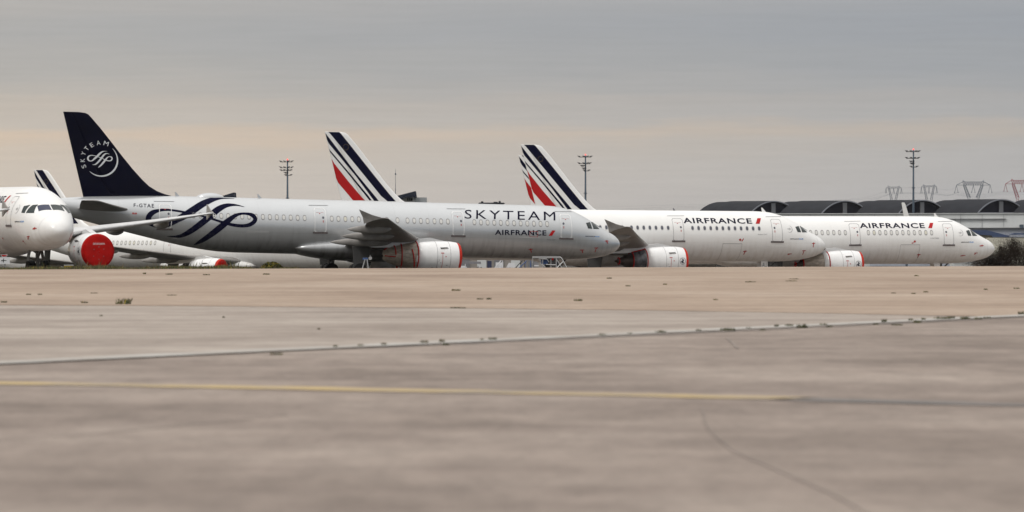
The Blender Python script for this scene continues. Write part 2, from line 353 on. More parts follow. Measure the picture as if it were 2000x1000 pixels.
# ------------------------------------------------------------------ aircraft shape
f_top = pchip([0, .02, .06, .15, .25, .58, 1.05, 1.57, 2.1, 2.6, 3.1, 4.0, 5.3, 6.6, 33, 37, 40, 42, 43.5, 44.5],
              [-.78, -.66, -.56, -.41, -.29, -.03, .20, .46, .75, 1.05, 1.33, 1.74, 2.02, 2.07, 2.07, 2.04, 1.93, 1.83, 1.70, 1.50])
f_bot = pchip([0, .02, .06, .15, .29, .58, 1.05, 1.52, 2.0, 3.1, 4.7, 6, 30, 31.5, 33.3, 34.9, 36.5, 38.9, 41, 43.3, 44.5],
              [-.78, -.88, -.97, -1.09, -1.23, -1.43, -1.62, -1.74, -1.83, -1.97, -2.05, -2.07, -2.07, -2.03, -1.83, -1.55, -1.2, -.66, -.15, .45, .9])
f_hw = pchip([0, .02, .06, .15, .25, .58, 1.05, 1.6, 2.5, 3.5, 5, 6.5, 31, 34, 36.5, 39, 41, 43.3, 44.5],
             [0, .16, .28, .45, .57, .85, 1.10, 1.34, 1.62, 1.81, 1.94, 1.975, 1.975, 1.86, 1.62, 1.28, .95, .5, .22])
def f_n(s): return 2.0+.35*math.exp(-((s-2.4)/1.3)**2)

class Plane:
    def __init__(p, loc, px, py, Y, psi, pitch, short=False, stretch=0.0, flex=.6, roll=0.0):
        """body point loc = (s, y, z) stands where the photo shows (px, py), Y metres out"""
        p.short = short; p.st = stretch; p.flex = flex
        p.rot = (roll, pitch, psi)
        p.Rm = (Matrix.Rotation(psi, 3, 'Z') @ Matrix.Rotation(pitch, 3, 'Y') @ Matrix.Rotation(roll, 3, 'X'))
        p.T = at(px, py, Y)-p.Rm @ p.P(*loc)
    # station s -> body x, with plugs taken out for the shorter type
    def sx(p, s):
        q = s
        if p.short:
            q = s - 4.27*min(max((s-7.5)/5, 0), 1) - 2.67*min(max((s-26.5)/4, 0), 1)
        if p.st and s > 26: q = q + (s-26)*p.st
        return 20-q
    def P(p, s, y, z): return Vector((p.sx(s), y, z+3.83))
    def side(p, s, z, side=-1, off=0.0):
        def base(s, z):
            t, b = f_top(s), f_bot(s); c, h = (t+b)/2, (t-b)/2; n = f_n(s); k = min(abs((z-c)/h), .9999)
            return p.P(s, side*f_hw(s)*(1-k**n)**(1/n), z)
        q = base(s, z)
        if off:
            d1 = base(s+.02, z)-base(s-.02, z); d2 = base(s, z+.01)-base(s, z-.01); n = d1.cross(d2).normalized()
            if n.y*side < 0: n = -n
            q = q+n*off
        return q
    def top(p, s, y, off=0.0):
        def base(s, y):
            t, b = f_top(s), f_bot(s); c, h = (t+b)/2, (t-b)/2; n = f_n(s); k = min(abs(y/max(f_hw(s), 1e-4)), .9999)
            return p.P(s, y, c+h*(1-k**n)**(1/n))
        q = base(s, y)
        if off:
            n = (base(s+.02, y)-base(s-.02, y)).cross(base(s, y+.02)-base(s, y-.02)).normalized()
            if n.z < 0: n = -n
            q = q+n*off
        return q
    def inv0(p, px, py):
        v = np.array((41.0, 4.0))
        for _ in range(12):
            g = lambda q: p.proj(p.P(q[0], 0, q[1]))-np.array((px, py)); f0 = g(v)
            J = np.array([(g(v+np.array((.01, 0)))-f0)/.01, (g(v+np.array((0, .01)))-f0)/.01]).T; v = v-np.linalg.solve(J, f0)
        return float(v[0]), float(v[1])
    def proj(p, L):
        W = p.T+p.Rm@L; return np.array((1000+F*W.x/W.y, YH-F*(W.z-H)/W.y))
    def inv(p, px, py, side=-1):
        """photo point -> (s, z) on the body side"""
        v = np.array((20.0, .3)); tgt = np.array((px, py))
        # start: linear guess
        for _ in range(25):
            f0 = p.proj(p.side(v[0], v[1], side))-tgt
            J = np.array([(p.proj(p.side(v[0]+.01, v[1], side))-tgt-f0)/.01, (p.proj(p.side(v[0], v[1]+.01, side))-tgt-f0)/.01]).T
            try: d = np.linalg.solve(J, f0)
            except Exception: break
            v = v-np.clip(d, -6, 6)*.9; v[1] = min(max(v[1], f_bot(min(max(v[0],.3),44))+.05), f_top(min(max(v[0],.3),44))-.05); v[0] = min(max(v[0], .3), 44)
            if abs(d).max() < 1e-3: break
        return float(v[0]), float(v[1])

# fin outline (s by height) ------------------------------------------------
fin_le = pchip([1.4, 2.08, 2.2, 2.4, 2.75, 3.2, 7.78, 8.0, 8.10, 8.15], [34.9, 35.3, 35.8, 36.35, 36.95, 37.45, 41.4, 41.62, 41.85, 42.3])
def fin_te(z): return 41.75+(z-1.4)*(43.5-41.75)/(8.15-1.4)
def naca(u, t): u = min(max(u, 0), 1); return 5*t*(.2969*math.sqrt(u)-.126*u-.3516*u*u+.2843*u**3-.1015*u**4)
def fin_y(s, z):
    a_, b_ = fin_le(z), fin_te(z); u = (s-a_)/(b_-a_); return naca(u, .095)*min(b_-a_, 4.8)

def draped(name, V, Fc, mapf, mat, parent, du=.18, dv=.14, mi=None):
    """2-D faces (u, v, extra offset) cut by a grid and laid onto a curved surface"""
    bm = bmesh.new(); vs = [bm.verts.new((v[0], v[1], v[2] if len(v) > 2 else 0)) for v in V]
    for k, f in enumerate(Fc):
        try: nf = bm.faces.new([vs[i] for i in f]); nf.material_index = mi[k] if mi else 0
        except ValueError: pass
    bmesh.ops.triangulate(bm, faces=bm.faces[:])
    xs = [v.co.x for v in bm.verts]; ys = [v.co.y for v in bm.verts]
    def cuts(lo, hi, d, nrm):
        k = math.ceil(lo/d)
        while k*d < hi:
            if k*d > lo+1e-5:
                co = (k*d, 0, 0) if nrm[0] else (0, k*d, 0)
                bmesh.ops.bisect_plane(bm, geom=bm.verts[:]+bm.edges[:]+bm.faces[:], plane_co=co, plane_no=nrm, dist=1e-5)
            k += 1
    cuts(min(xs), max(xs), du, (1, 0, 0)); cuts(min(ys), max(ys), dv, (0, 1, 0))
    for v in bm.verts: v.co = mapf(v.co.x, v.co.y, v.co.z)
    me = bpy.data.meshes.new(name); bm.to_mesh(me); bm.free()
    for m in (mat if isinstance(mat, (list, tuple)) else [mat]): me.materials.append(m)
    me.polygons.foreach_set('use_smooth', [True]*len(me.polygons))
    return link(name, me, parent)

_txt = {}
def text_faces(s, bold=0.0, spacing=1.0):
    """outline font -> normalised faces in a 0..1 box, plus its aspect"""
    key = (s, bold, spacing)
    if key in _txt: return _txt[key]
    cu = bpy.data.curves.new('lettering', 'FONT'); cu.body = s; cu.offset = bold; cu.space_character = spacing; cu.resolution_u = 3
    o = bpy.data.objects.new('lettering', cu); COL.objects.link(o)
    dg = bpy.context.evaluated_depsgraph_get(); me = bpy.data.meshes.new_from_object(o.evaluated_get(dg))
    V = [tuple(v.co) for v in me.vertices]; Fc = [tuple(q.vertices) for q in me.polygons]
    bpy.data.objects.remove(o); bpy.data.meshes.remove(me)
    x0, x1 = min(v[0] for v in V), max(v[0] for v in V); y0, y1 = min(v[1] for v in V), max(v[1] for v in V)
    _txt[key] = ([((v[0]-x0)/(x1-x0), (v[1]-y0)/(y1-y0)) for v in V], Fc); return _txt[key]
def catmull(pts, n=5):
    out_ = []; P = [pts[0]]+list(pts)+[pts[-1]]
    for i in range(1, len(P)-2):
        p0, p1, p2, p3 = [np.array(q, float) for q in P[i-1:i+3]]
        for k in range(n):
            t = k/n; out_.append(.5*((2*p1)+(-p0+p2)*t+(2*p0-5*p1+4*p2-p3)*t*t+(-p0+3*p1-3*p2+p3)*t**3))
    out_.append(np.array(P[-2], float)); return out_
def stroke(pts, base, rise, wscale=1.0):
    """variable-width pen stroke (u, v, width) -> 2-D faces, each bit a hair above the one before"""
    c = catmull(pts); V = []; Fc = []; n = len(c)
    for i, p in enumerate(c):
        a_, b_ = c[max(i-1, 0)], c[min(i+1, n-1)]; d = b_[:2]-a_[:2]; L_ = math.hypot(*d) or 1; nx, ny = -d[1]/L_, d[0]/L_
        h = max(p[2], 0)*wscale/2; o = base+rise*i/n
        V += [(p[0]+nx*h, p[1]+ny*h, o), (p[0]-nx*h, p[1]-ny*h, o)]
        if i: Fc.append((2*i-2, 2*i-1, 2*i+1, 2*i))
    return V, Fc
SW1 = [(1090,240,3),(1020,237,8),(950,238,16),(870,252,40),(780,292,58),(690,350,66),(600,408,66),(530,445,58),(455,490,44),(380,508,30),(310,500,36),(262,468,52),(250,425,52),(285,380,48),(350,356,30),(430,350,22),(520,358,20),(610,374,20),(700,394,18),(800,418,18),(900,447,20),(1000,478,26),(1085,498,30),(1180,505,32),(1252,488,38),(1292,446,40),(1268,404,40),(1195,386,22),(1120,396,28),(1055,434,46),(985,492,60),(900,560,60),(815,622,52),(745,664,36),(690,692,6)]
SW2 = [(1188,321,3),(1100,302,18),(1010,307,38),(930,345,56),(862,402,62),(780,470,60),(700,530,58),(620,580,48),(540,608,28),(430,606,3)]

def fin_points_from_photo(cx, cy):
    px, py = 540+cx/3.3333, 240+cy/3.3333
    return 20+(1168-px)/22.6, 2.07+((412.7-(1168-px)*.0122)-py)/24.45

# ------------------------------------------------------------------ aircraft parts
def build_plane(pl, name_label, group, skin, windows, doors, fin_style, detail=2, door_dark=True, pane='pane_dark', core='open', tip_marks=True, parts_left=True):
    root = empty('parked_airliner', pl.T, pl.rot)
    tag(root, name_label, 'airliner', group)
    NS = 56
    def ring(s):
        t, b = f_top(s), f_bot(s); c, h = (t+b)/2, (t-b)/2; n = f_n(s); w_ = f_hw(s); r = []
        for k in range(NS):
            a_ = 2*math.pi*k/NS; cs, sn = math.cos(a_), math.sin(a_)
            r.append(pl.P(s, w_*math.copysign(abs(cs)**(2/n), cs), c+h*math.copysign(abs(sn)**(2/n), sn)))
        return r
    st_nose = [0.0004]+[1.05*(k/14)**2.4 for k in range(1, 15)]
    st = [1.05]+[1.05+k*.35 for k in range(1, 17)]+[7.5, 9, 10, 11, 12.5, 15, 18, 21, 24, 26, 26.5, 28.5, 30.5]+[31+.75*k for k in range(19)]
    V, Fc = loft([ring(s) for s in st], cap1=True); body = fixn(mesh('fuselage', V, Fc, skin, root, True))
    V, Fc = loft([ring(s) for s in st_nose], cap0=True); fixn(mesh('radome', V, Fc, skin, root, True))
    if detail >= 1:
        rr = [pl.side(1.05, z, sd, .006) for sd in (-1,) for z in np.linspace(f_bot(1.05)+.02, f_top(1.05)-.02, 24)]
        rr2 = [pl.side(1.075, z, sd, .006) for sd in (-1,) for z in np.linspace(f_bot(1.075)+.02, f_top(1.075)-.02, 24)]
        mesh('radome_seam', rr+rr2, [(i, i+1, 25+i, 24+i) for i in range(23)], M['rim_lite'], root)
    # belly fairing
    rings = []
    for s in np.linspace(14.0, 26.2, 26):
        u = (s-14.0)/12.2; g = max(1e-3, (4*u*(1-u)))**.42; cz = -1.62; ring_ = []
        for k in range(32):
            a_ = 2*math.pi*k/32; cs, sn = math.cos(a_), math.sin(a_)
            ring_.append(pl.P(s, 2.16*(.55+.45*g)*math.copysign(abs(cs)**.8, cs) if g > .02 else cs*.9, cz+.92*g*math.copysign(abs(sn)**.8, sn)))
        rings.append(ring_)
    V, Fc = loft(rings, cap0=True, cap1=True); fixn(mesh('belly_fairing', V, Fc, skin, root, True))
    # tail fin and rudder
    def fin_part(name, u0, u1, parent, mat):
        rings = []
        zs = [1.4, 1.9, 2.08, 2.2, 2.4, 2.75, 3.2, 4, 5, 6, 7, 7.78, 8.0, 8.10, 8.15]
        us = [u0+(u1-u0)*(k/12)**(1.6 if u0 == 0 else 1) for k in range(13)]
        for z in zs:
            a_, b_ = fin_le(z), fin_te(z); r = []
            k = 1.0 if z < 8.05 else .55
            for sd, uu in ((-1, us), (1, us[::-1])):
                for u in uu:
                    s = a_+(b_-a_)*u; r.append(pl.P(s, sd*max(fin_y(s, z), .006)*k, z))
            rings.append(r)
        V, Fc = loft(rings, cap1=True); return fixn(mesh(name, V, Fc, mat, parent, True))
    fmat = M['navyfin'] if fin_style == 'navy' else skin
    fin = fin_part('tail_fin', 0, .66, root, fmat); fin_part('rudder', .665, 1, fin, fmat)
    def fmap(s, z, o): 
        z = min(z, 8.13); a_, b_ = fin_le(z), fin_te(z); s = min(max(s, a_+.03), b_-.02)
        return pl.P(s, -(max(fin_y(s, z), .006)+.008+o), z)
    if fin_style == 'stripes':
        fp = fin_points_from_photo
        def stripe(nm, poly, mat): draped(nm, [fp(*q) for q in poly], [tuple(range(len(poly)))], fmap, mat, fin, .35, .4)
        stripe('navy_stripe', [(345, 57), (413, 57), (640, 350), (735, 470), (775, 515), (722, 515), (680, 480)], M['navy'])
        stripe('navy_stripe', [(310, 57), (330, 72), (520, 330), (640, 480), (665, 512), (636, 512), (520, 350), (322, 102)], M['navy'])
        stripe('navy_stripe', [(333, 148), (345, 165), (480, 330), (600, 480), (620, 508), (606, 508), (480, 345), (341, 172)], M['navy'])
        stripe('red_stripe', [(354, 226), (470, 380), (560, 490), (578, 508), (504, 508), (385, 362)], M['red'])
        V = []; Fc = []
        for k in range(12):
            a_ = 2*math.pi*k/12; c0 = fp(455+17*math.cos(a_), 160+19*math.sin(a_)); n0 = len(V)
            for j in range(5): V.append((c0[0]+.035*math.cos(j*1.2566), c0[1]+.035*math.sin(j*1.2566), .006))
            Fc.append(tuple(range(n0, n0+5)))
        draped('star_ring', V, Fc, fmap, M['gold'], fin, 1, 1)
    # tailplanes
    tz = .95
    for sd in (-1, 1):
        rings = []
        for y, le, te, z in ((.4, 38.1, 42.4, tz-.05), (1.1, 38.7, 42.4, tz), (3.6, 40.5, 43.0, tz+.26), (6.0, 42.15, 43.5, tz+.52), (6.22, 42.6, 43.5, tz+.54)):
            r = []
            for k in range(20):
                a_ = 2*math.pi*k/20; u = .5-.5*math.cos(a_); t = naca(u, .10)*(te-le)*(1 if a_ <= math.pi else -1)
                r.append(pl.P(le+(te-le)*u, sd*y, z+t))
            rings.append(r)
        V, Fc = loft(rings, cap1=True); fixn(mesh('tailplane', V, Fc, M['wing'], root, True))
    # wings
    fx = pl.flex; SW = [(.8, 14.9, 22.3, -1.42, .13), (2.0, 15.85, 22.5, -1.28, .14), (6.4, 18.2, 22.75, -.78, .12), (11.5, 20.95, 23.95, -.78+(fx+.78)*.48, .11), (16.2, 23.45, 25.0, fx-.03, .10), (16.55, 23.8, 25.05, fx, .07)]
    yy = [q[0] for q in SW]; wle = pchip(yy, [q[1] for q in SW]); wte = pchip(yy, [q[2] for q in SW]); wz = pchip(yy, [q[3] for q in SW])
    wings = {}
    for sd in (-1, 1):
        rings = []
        for y, le, te, z, th in SW:
            r = []
            for k in range(28):
                a_ = 2*math.pi*k/28; u = .5-.5*math.cos(a_); t = naca(u, th)*(te-le)
                r.append(pl.P(le+(te-le)*u, sd*y, z+(t*1.05 if a_ <= math.pi else -t*.9)+.035*(te-le)*(.5-u)))
            rings.append(r)
        V, Fc = loft(rings, cap1=True)
        o = fixn(mesh('wing', V, Fc, M['wing_lite'] if sd == 1 and pl.short else M['wing'], root, True)); wings[sd] = o
        # flap track fairings
        for y, s0, s1 in ((6.0, 20.0, 24.9), (9.4, 20.9, 25.0), (12.9, 22.2, 25.6)):
            rings = []
            for u in np.linspace(0, 1, 13):
                s = s0+(s1-s0)*u; g = max(.03, math.sin(math.pi*min(1, u**.75))**.6) if u < .999 else .03
                zz = wz(y)-.28-.10*u; r = [pl.P(s, sd*(y+.17*g*math.cos(t)), zz+.06+.33*g*math.sin(t)) for t in np.linspace(0, 2*math.pi, 12, endpoint=False)]
                rings.append(r)
            V, Fc = loft(rings, cap0=True, cap1=True); fixn(mesh('flap_fairing', V, Fc, M['wing'], o, True))
        # wingtip fence
        poly = [(24.0, fx+.02), (24.9, fx+.25), (25.9, fx+.62), (25.55, fx+.05), (25.45, fx-.42), (24.8, fx-.18)]
        V = [pl.P(s, sd*(16.56+.012+d+.25*max(0, (z-fx))), z) for d in (0, .06) for s, z in poly]; n = len(poly)
        fixn(mesh('wingtip_fence', V, [tuple(range(n)), tuple(range(2*n-1, n-1, -1))]+[(i, (i+1) % n, n+(i+1) % n, n+i) for i in range(n)], M['wing'], o))
    # engines
    s0, ey, ez = 14.75, 5.75, -2.07
    for sd in (-1, 1):
        def RV(prof, name, mat, parent, n=40, dz=0.0, smooth=True):
            rings = [[pl.P(s0+ds, sd*ey+r*math.cos(t), ez+dz+r*math.sin(t)) for t in np.linspace(0, 2*math.pi, n, endpoint=False)] for ds, r in prof]
            V, Fc = loft(rings); return fixn(mesh(name, V, Fc, mat, parent, smooth))
        eng = RV([(.9, .86), (.30, .86), (.06, .93), (0, .99), (.05, 1.06), (.25, 1.13), (.7, 1.18), (1.3, 1.2), (2.0, 1.19), (2.8, 1.12), (3.55, 1.0), (3.56, .95), (3.2, .93)], 'engine', M['naccelle'], root)
        RV([(.05, 1.064), (.02, 1.03), (-.02, 1.0), (-.05, .93), (-.06, .6), (-.055, .02)] if True else [], 'inlet_cover', M['cover'], eng)
        rim = RV([(.22, 1.128), (.10, 1.092), (.03, 1.065), (-.01, 1.03)], 'cover_rim', M['cover'] if pl.short else M['orange'], eng)
        RV([(3.0, .80), (3.6, .76), (4.5, .60), (5.2, .46), (5.2, .36), (5.4, .32), (6.0, .05)], 'exhaust_cone', M['core'], eng)
        if core == 'wrap' and sd == -1:
            rings = []
            for ds, r in ((3.35, 1.05), (3.6, 1.03), (4.1, .93), (4.7, .80), (5.2, .68), (5.6, .52), (5.85, .34), (5.92, .05)):
                rg = []
                for t in np.linspace(0, 2*math.pi, 40, endpoint=False):
                    rr_ = r*(1+.05*math.sin(3*t+ds*4)+.03*math.sin(7*t-ds*9)+.015*math.sin(13*t+ds*15)); rg.append(pl.P(s0+ds, sd*ey+rr_*math.cos(t), ez+.05+rr_*math.sin(t)*(1.02 if math.sin(t) < 0 else 1.0)))
                rings.append(rg)
            V, Fc = loft(rings); wr = fixn(mesh('exhaust_wrap', V, Fc, M['wrap'], eng, True)); wr['label'] = 'crumpled grey wrap with red piping'
            def seam(fn, n=22, r=.045):
                mb = MB(); pts = [fn(k/n) for k in range(n+1)]
                for a2, b2 in zip(pts[:-1], pts[1:]): mb.tube(a2, b2, r, n=6)
                mb.build('red_piping', M['cover'], wr)
            def wp(ds, t, k=1.06):
                r = float(np.interp(ds, [3.35, 3.6, 4.1, 4.7, 5.2, 5.6, 5.85], [1.05, 1.03, .93, .80, .68, .52, .34]))*k
                return pl.P(s0+ds, sd*ey+sd*r*math.cos(t), ez+.05+r*math.sin(t))
            seam(lambda u: wp(3.42, -1.5+3.2*u)); seam(lambda u: wp(3.42+2.4*u, 1.45)); seam(lambda u: wp(4.55+.1*math.sin(3*u), 1.45-2.6*u))
            seam(lambda u: wp(5.1, 1.35-1.3*u)); seam(lambda u: wp(5.85-.75*u, -.15)); seam(lambda u: wp(3.9-.35*u, .5-1.9*u))
        if core == 'film' and sd == -1:
            RV([(3.3, .96), (3.7, .94), (4.2, .85), (4.55, .72)], 'exhaust_wrap', M['film'], eng)
            for ds, r in ((3.50, 1.02), (4.6, .74), (5.65, .27)):
                mb = MB()
                for k in range(36):
                    t1, t2 = 2*math.pi*k/36, 2*math.pi*(k+1)/36
                    mb.tube(pl.P(s0+ds, sd*ey+r*math.cos(t1), ez+r*math.sin(t1)), pl.P(s0+ds, sd*ey+r*math.cos(t2), ez+r*math.sin(t2)), .045, n=5)
                mb.build('red_tape', M['cover'], eng)
            mb = MB()
            mb.tube(pl.P(s0+3.5, sd*(ey+.35), ez+.97), pl.P(s0+4.6, sd*(ey+.3), ez+.72), .04)
            mb.build('red_tape', M['cover'], eng)
        if core == 'half' and sd == -1:
            RV([(3.2, .97), (3.7, .95), (4.3, .84), (5.0, .66), (5.3, .5)], 'exhaust_wrap', M['wrap'], eng)
            for ds, r in ((3.12, 1.08), (5.3, .52), (5.9, .2)):
                mb = MB()
                for k in range(36):
                    t1, t2 = 2*math.pi*k/36, 2*math.pi*(k+1)/36
                    mb.tube(pl.P(s0+ds, sd*ey+r*math.cos(t1), ez+r*math.sin(t1)), pl.P(s0+ds, sd*ey+r*math.cos(t2), ez+r*math.sin(t2)), .05, n=5)
                mb.build('red_tape', M['cover'], eng)
        # nacelle marks: fan-cowl seams, round emblem, red service line, strake
        def nmap(u, v, o):   # u metres aft of the lip, v angle (rad) up from the outboard side
            r = float(np.interp(u, [0, .05, .25, .7, 1.3, 2.0, 2.8, 3.55], [.99, 1.06, 1.13, 1.18, 1.2, 1.19, 1.12, 1.0]))+.008+o
            oy = sd if not pl.short else -1
            return pl.P(s0+u, sd*ey+oy*r*math.cos(v), ez+r*math.sin(v))
        if detail >= 1 and sd == (-1 if not pl.short else 1):
            V = []; Fc = []
            for u0 in (.92, 1.95):
                n0 = len(V)
                for k in range(13): v = -1.4+2.8*k/12; V += [(u0, v), (u0+.02, v)]
                Fc += [(n0+2*k, n0+2*k+1, n0+2*k+3, n0+2*k+2) for k in range(12)]
            draped('cowl_seam', V, Fc, nmap, M['line'], eng, 9, .2)
            if core != 'wrap':
                V, Fc = [], []
                for k in range(24):
                    a_ = 2*math.pi*k/24
                    for r in (.27, .245): V.append((.56+r*math.cos(a_), .02+r*math.sin(a_)/1.15))
                Fc += [(2*k, 2*k+1, (2*k+3) % 48, (2*k+2) % 48) for k in range(24)]
                a2 = [(.66, .17, .02), (.55, .13, .07), (.50, .06, .09), (.60, .0, .10), (.58, -.08, .09), (.48, -.10, .05), (.50, -.04, .02)]
                b2 = [(.66, .02, .06), (.72, -.02, .05), (.70, -.10, .03)]
                for s_ in (a2, b2):
                    v2, f2 = stroke(s_, .002, .002); n0 = len(V); V += v2; Fc += [tuple(i+n0 for i in f) for f in f2]
                draped('round_emblem', V, Fc, nmap, M['navy'], eng, 9, .2)
            V = [(1.55, .18), (1.58, .18), (1.58, -.75), (1.55, -.75), (1.45, .22), (1.70, .22), (1.70, .27), (1.45, .27), (1.28, .06), (1.36, .06), (1.36, .0), (1.28, .0)]
            draped('service_mark', V, [(0, 1, 2, 3), (4, 5, 6, 7), (8, 9, 10, 11)], nmap, M['red'], eng, 9, .15)
            V = []; Fc = []
            rr5 = random.Random(5)
            for k in range(9):
                u = 1.1+rr5.random()*1.2; v = -.2-rr5.random()*.75; q = .03+rr5.random()*.1; n0 = len(V); V += [(u, v), (u+q, v), (u+q, v+.03), (u, v+.03)]; Fc.append((n0, n0+1, n0+2, n0+3))
            draped('stencil_lettering', V, Fc, nmap, M['line'], eng, 9, .2)
            mb = MB(); oy = sd if not pl.short else -1
            p0 = [(1.05, .58), (1.2, .60), (1.75, .57), (1.65, .53)]
            A = [nmap(u, v, 0) for u, v in p0]; c = pl.P(s0+1.4, sd*ey, ez)
            B = [q+(q-Vector((q.x, c.y, c.z))).normalized()*h for q, h in zip(A, (.0, .12, .12, .0))]
            V = [A[0], A[3], B[2], B[1]]; V2 = [v+Vector((0, 0, -.04)) for v in V]
            mb.add(V+V2, [(0, 1, 2, 3), (7, 6, 5, 4), (0, 4, 5, 1), (1, 5, 6, 2), (2, 6, 7, 3), (3, 7, 4, 0)]); mb.build('nacelle_strake', M['alu'], eng)
        # pylon
        poly = [(s0+.9, ez+1.15), (s0+2.2, ez+1.42), (18.0, wz(ey)+.08), (19.2, wz(ey)+.14), (21.0, wz(ey)-.05), (22.6, wz(ey)-.35), (21.5, wz(ey)-.62), (s0+5.3, ez+.62), (s0+4.2, ez+.72), (s0+3.2, ez+.72), (s0+2.4, ez+.9)]
        mb = MB(); V = [pl.P(s, sd*ey+d, z) for d in (-.2, .2) for s, z in poly]; n = len(poly)
        mb.add(V, [tuple(range(n)), tuple(range(2*n-1, n-1, -1))]+[(i, (i+1) % n, n+(i+1) % n, n+i) for i in range(n)]); mb.build('engine_pylon', M['wing_lite'], root)
    # landing gear
    def wheel(c, r, wd_, parent):
        mb = MB(); mb.cur = 0; mb.tube(c+Vector((0, -wd_/2, 0)), c+Vector((0, wd_/2, 0)), r, n=24)
        mb.cur = 1
        for q in (-1, 1): mb.tube(c+Vector((0, q*(wd_/2), 0)), c+Vector((0, q*(wd_/2+.02), 0)), r*.45, n=16)
        return mb.build('wheel', [M['tyre'], M['gear']], parent)
    for sd in (-1, 1):
        g = pl.P(21.97, sd*3.8, 0); g.z = 0
        mb = MB(); top_ = g+Vector((0, 0, 2.9)); mb.tube(g+Vector((0, 0, .58)), top_, .12, .16); mb.tube(g+Vector((0, -.55, .58)), g+Vector((0, .55, .58)), .09)
        mb.tube(g+Vector((0, 0, 1.6)), g+Vector((0, -sd*1.5, 2.6)), .07); mb.tube(g+Vector((-.05, 0, 1.1)), g+Vector((-.45, 0, .9)), .05); mb.tube(g+Vector((-.45, 0, .9)), g+Vector((-.08, 0, .6)), .05)
        leg = mb.build('main_gear', M['gear'], root)
        for q in (-1, 1): wheel(g+Vector((0, q*.47, .58)), .58, .40, leg)
        mb = MB(); V = [(g.x-.55, 0, 1.0), (g.x+.55, 0, 1.0), (g.x+.75, 0, 2.6), (g.x-.7, 0, 2.6)]; yo = g.y+sd*.62
        mb.add([(v[0], yo+d+(v[2]-1)*.05*sd, v[2]) for d in (0, .05) for v in V], [(0, 1, 2, 3), (7, 6, 5, 4), (0, 4, 5, 1), (1, 5, 6, 2), (2, 6, 7, 3), (3, 7, 4, 0)]); mb.build('gear_door', M['door'], leg)
    g = pl.P(5.07, 0, 0); g.z = 0; mb = MB(); mb.tube(g+Vector((0, 0, .38)), g+Vector((.12, 0, 2.2)), .09, .12); mb.tube(g+Vector((0, -.3, .38)), g+Vector((0, .3, .38)), .06)
    mb.tube(g+Vector((.05, 0, 1.2)), g+Vector((1.1, 0, 2.1)), .06); mb.tube(g+Vector((.05, 0, 1.2)), g+Vector((-.6, .25, 2.1)), .05); leg = mb.build('nose_gear', M['gear'], root)
    for q in (-1, 1): wheel(g+Vector((0, q*.25, .38)), .38, .22, leg)
    for q in (-1, 1):
        mb = MB(); V = [(g.x-.75, q*.40, 1.85), (g.x-.15, q*.40, 1.85), (g.x-.18, q*.52, 1.15), (g.x-.70, q*.52, 1.15)]
        mb.add([(v[0], v[1]+d, v[2]) for d in (0, .04) for v in V], [(0, 1, 2, 3), (7, 6, 5, 4), (0, 4, 5, 1), (1, 5, 6, 2), (2, 6, 7, 3), (3, 7, 4, 0)]); mb.build('gear_door', skin if detail >= 2 and core in ('film', 'half') else M['door'], leg)
    # windscreen
    if detail >= 1:
        def quad(nm, corners, mapf, mat):
            V = []; Fc = []; n = 6; c = [np.array(q, float) for q in corners]
            for i in range(n+1):
                for j in range(n+1):
                    u, v = i/n, j/n; q = (1-u)*(1-v)*c[0]+u*(1-v)*c[1]+u*v*c[2]+(1-u)*v*c[3]; V.append(mapf(q[0], q[1]))
            for i in range(n):
                for j in range(n): k = i*(n+1)+j; Fc.append((k, k+n+1, k+n+2, k+1))
            return mesh(nm, V, Fc, mat, root, True)
        for sd in (-1, 1):
            quad('windscreen', [(1.74, sd*.04), (1.90, sd*.86), (2.42, sd*.80), (2.33, sd*.04)], lambda s, y: pl.top(s, y, .012), M['glassblue' if pl.short and sd < 0 else 'glass'])
            quad('cockpit_window', [(2.02, .36), (2.62, .36), (2.68, .86), (2.50, .90)], lambda s, z: pl.side(s, z, sd, .012), M['glass'])
            quad('cockpit_window', [(2.74, .36), (3.10, .38), (3.22, .80), (2.80, .88)], lambda s, z: pl.side(s, z, sd, .012), M['glass'])
    # cabin windows (right side, the one in view)
    if windows:
        def wmesh(s):
            V = []; n = 16
            for sc_ in (1.32, .92, 0):
                for k in range(n):
                    a_ = 2*math.pi*k/n; cs, sn = math.cos(a_), math.sin(a_)
                    du = .118*math.copysign(abs(cs)**.8, cs); dv = .175*math.copysign(abs(sn)**.8, sn)
                    V.append(pl.side(s+du*sc_*(1 if sc_ < 1 else .92), .64+dv*sc_, -1, .006 if sc_ > 1 else .010))
                if sc_ == 0: V = V[:-n]+[pl.side(s, .64, -1, .010)]
            Fc = [(k, (k+1) % n, n+(k+1) % n, n+k) for k in range(n)]+[(n+k, n+(k+1) % n, 2*n) for k in range(n)]
            return V, Fc
        base = {}
        for s in windows:
            mp = pane
            if pane == 'pane_shade' and random.random() < .06: mp = 'pane_yellow'
            if 7.5 <= s <= 26 and not pl.short or (26 <= s <= 30.5 and not pl.st):
                if mp not in base:
                    V, Fc = wmesh(20.0); o = mesh('cabin_window', V, Fc, [M['rim'] if pane != 'pane_dark' else M['rim_lite'], M[mp]], None, True, [0]*16+[1]*16); base[mp] = o.data
                else: o = link('cabin_window', base[mp])
                o.parent = root; o.location = (20-s, 0, 0)
            else:
                V, Fc = wmesh(s); mesh('cabin_window', V, Fc, [M['rim'] if pane != 'pane_dark' else M['rim_lite'], M[mp]], root, True, [0]*16+[1]*16)
    # cabin doors
    smap = lambda s, z, o: pl.side(s, z, -1, .006+o)
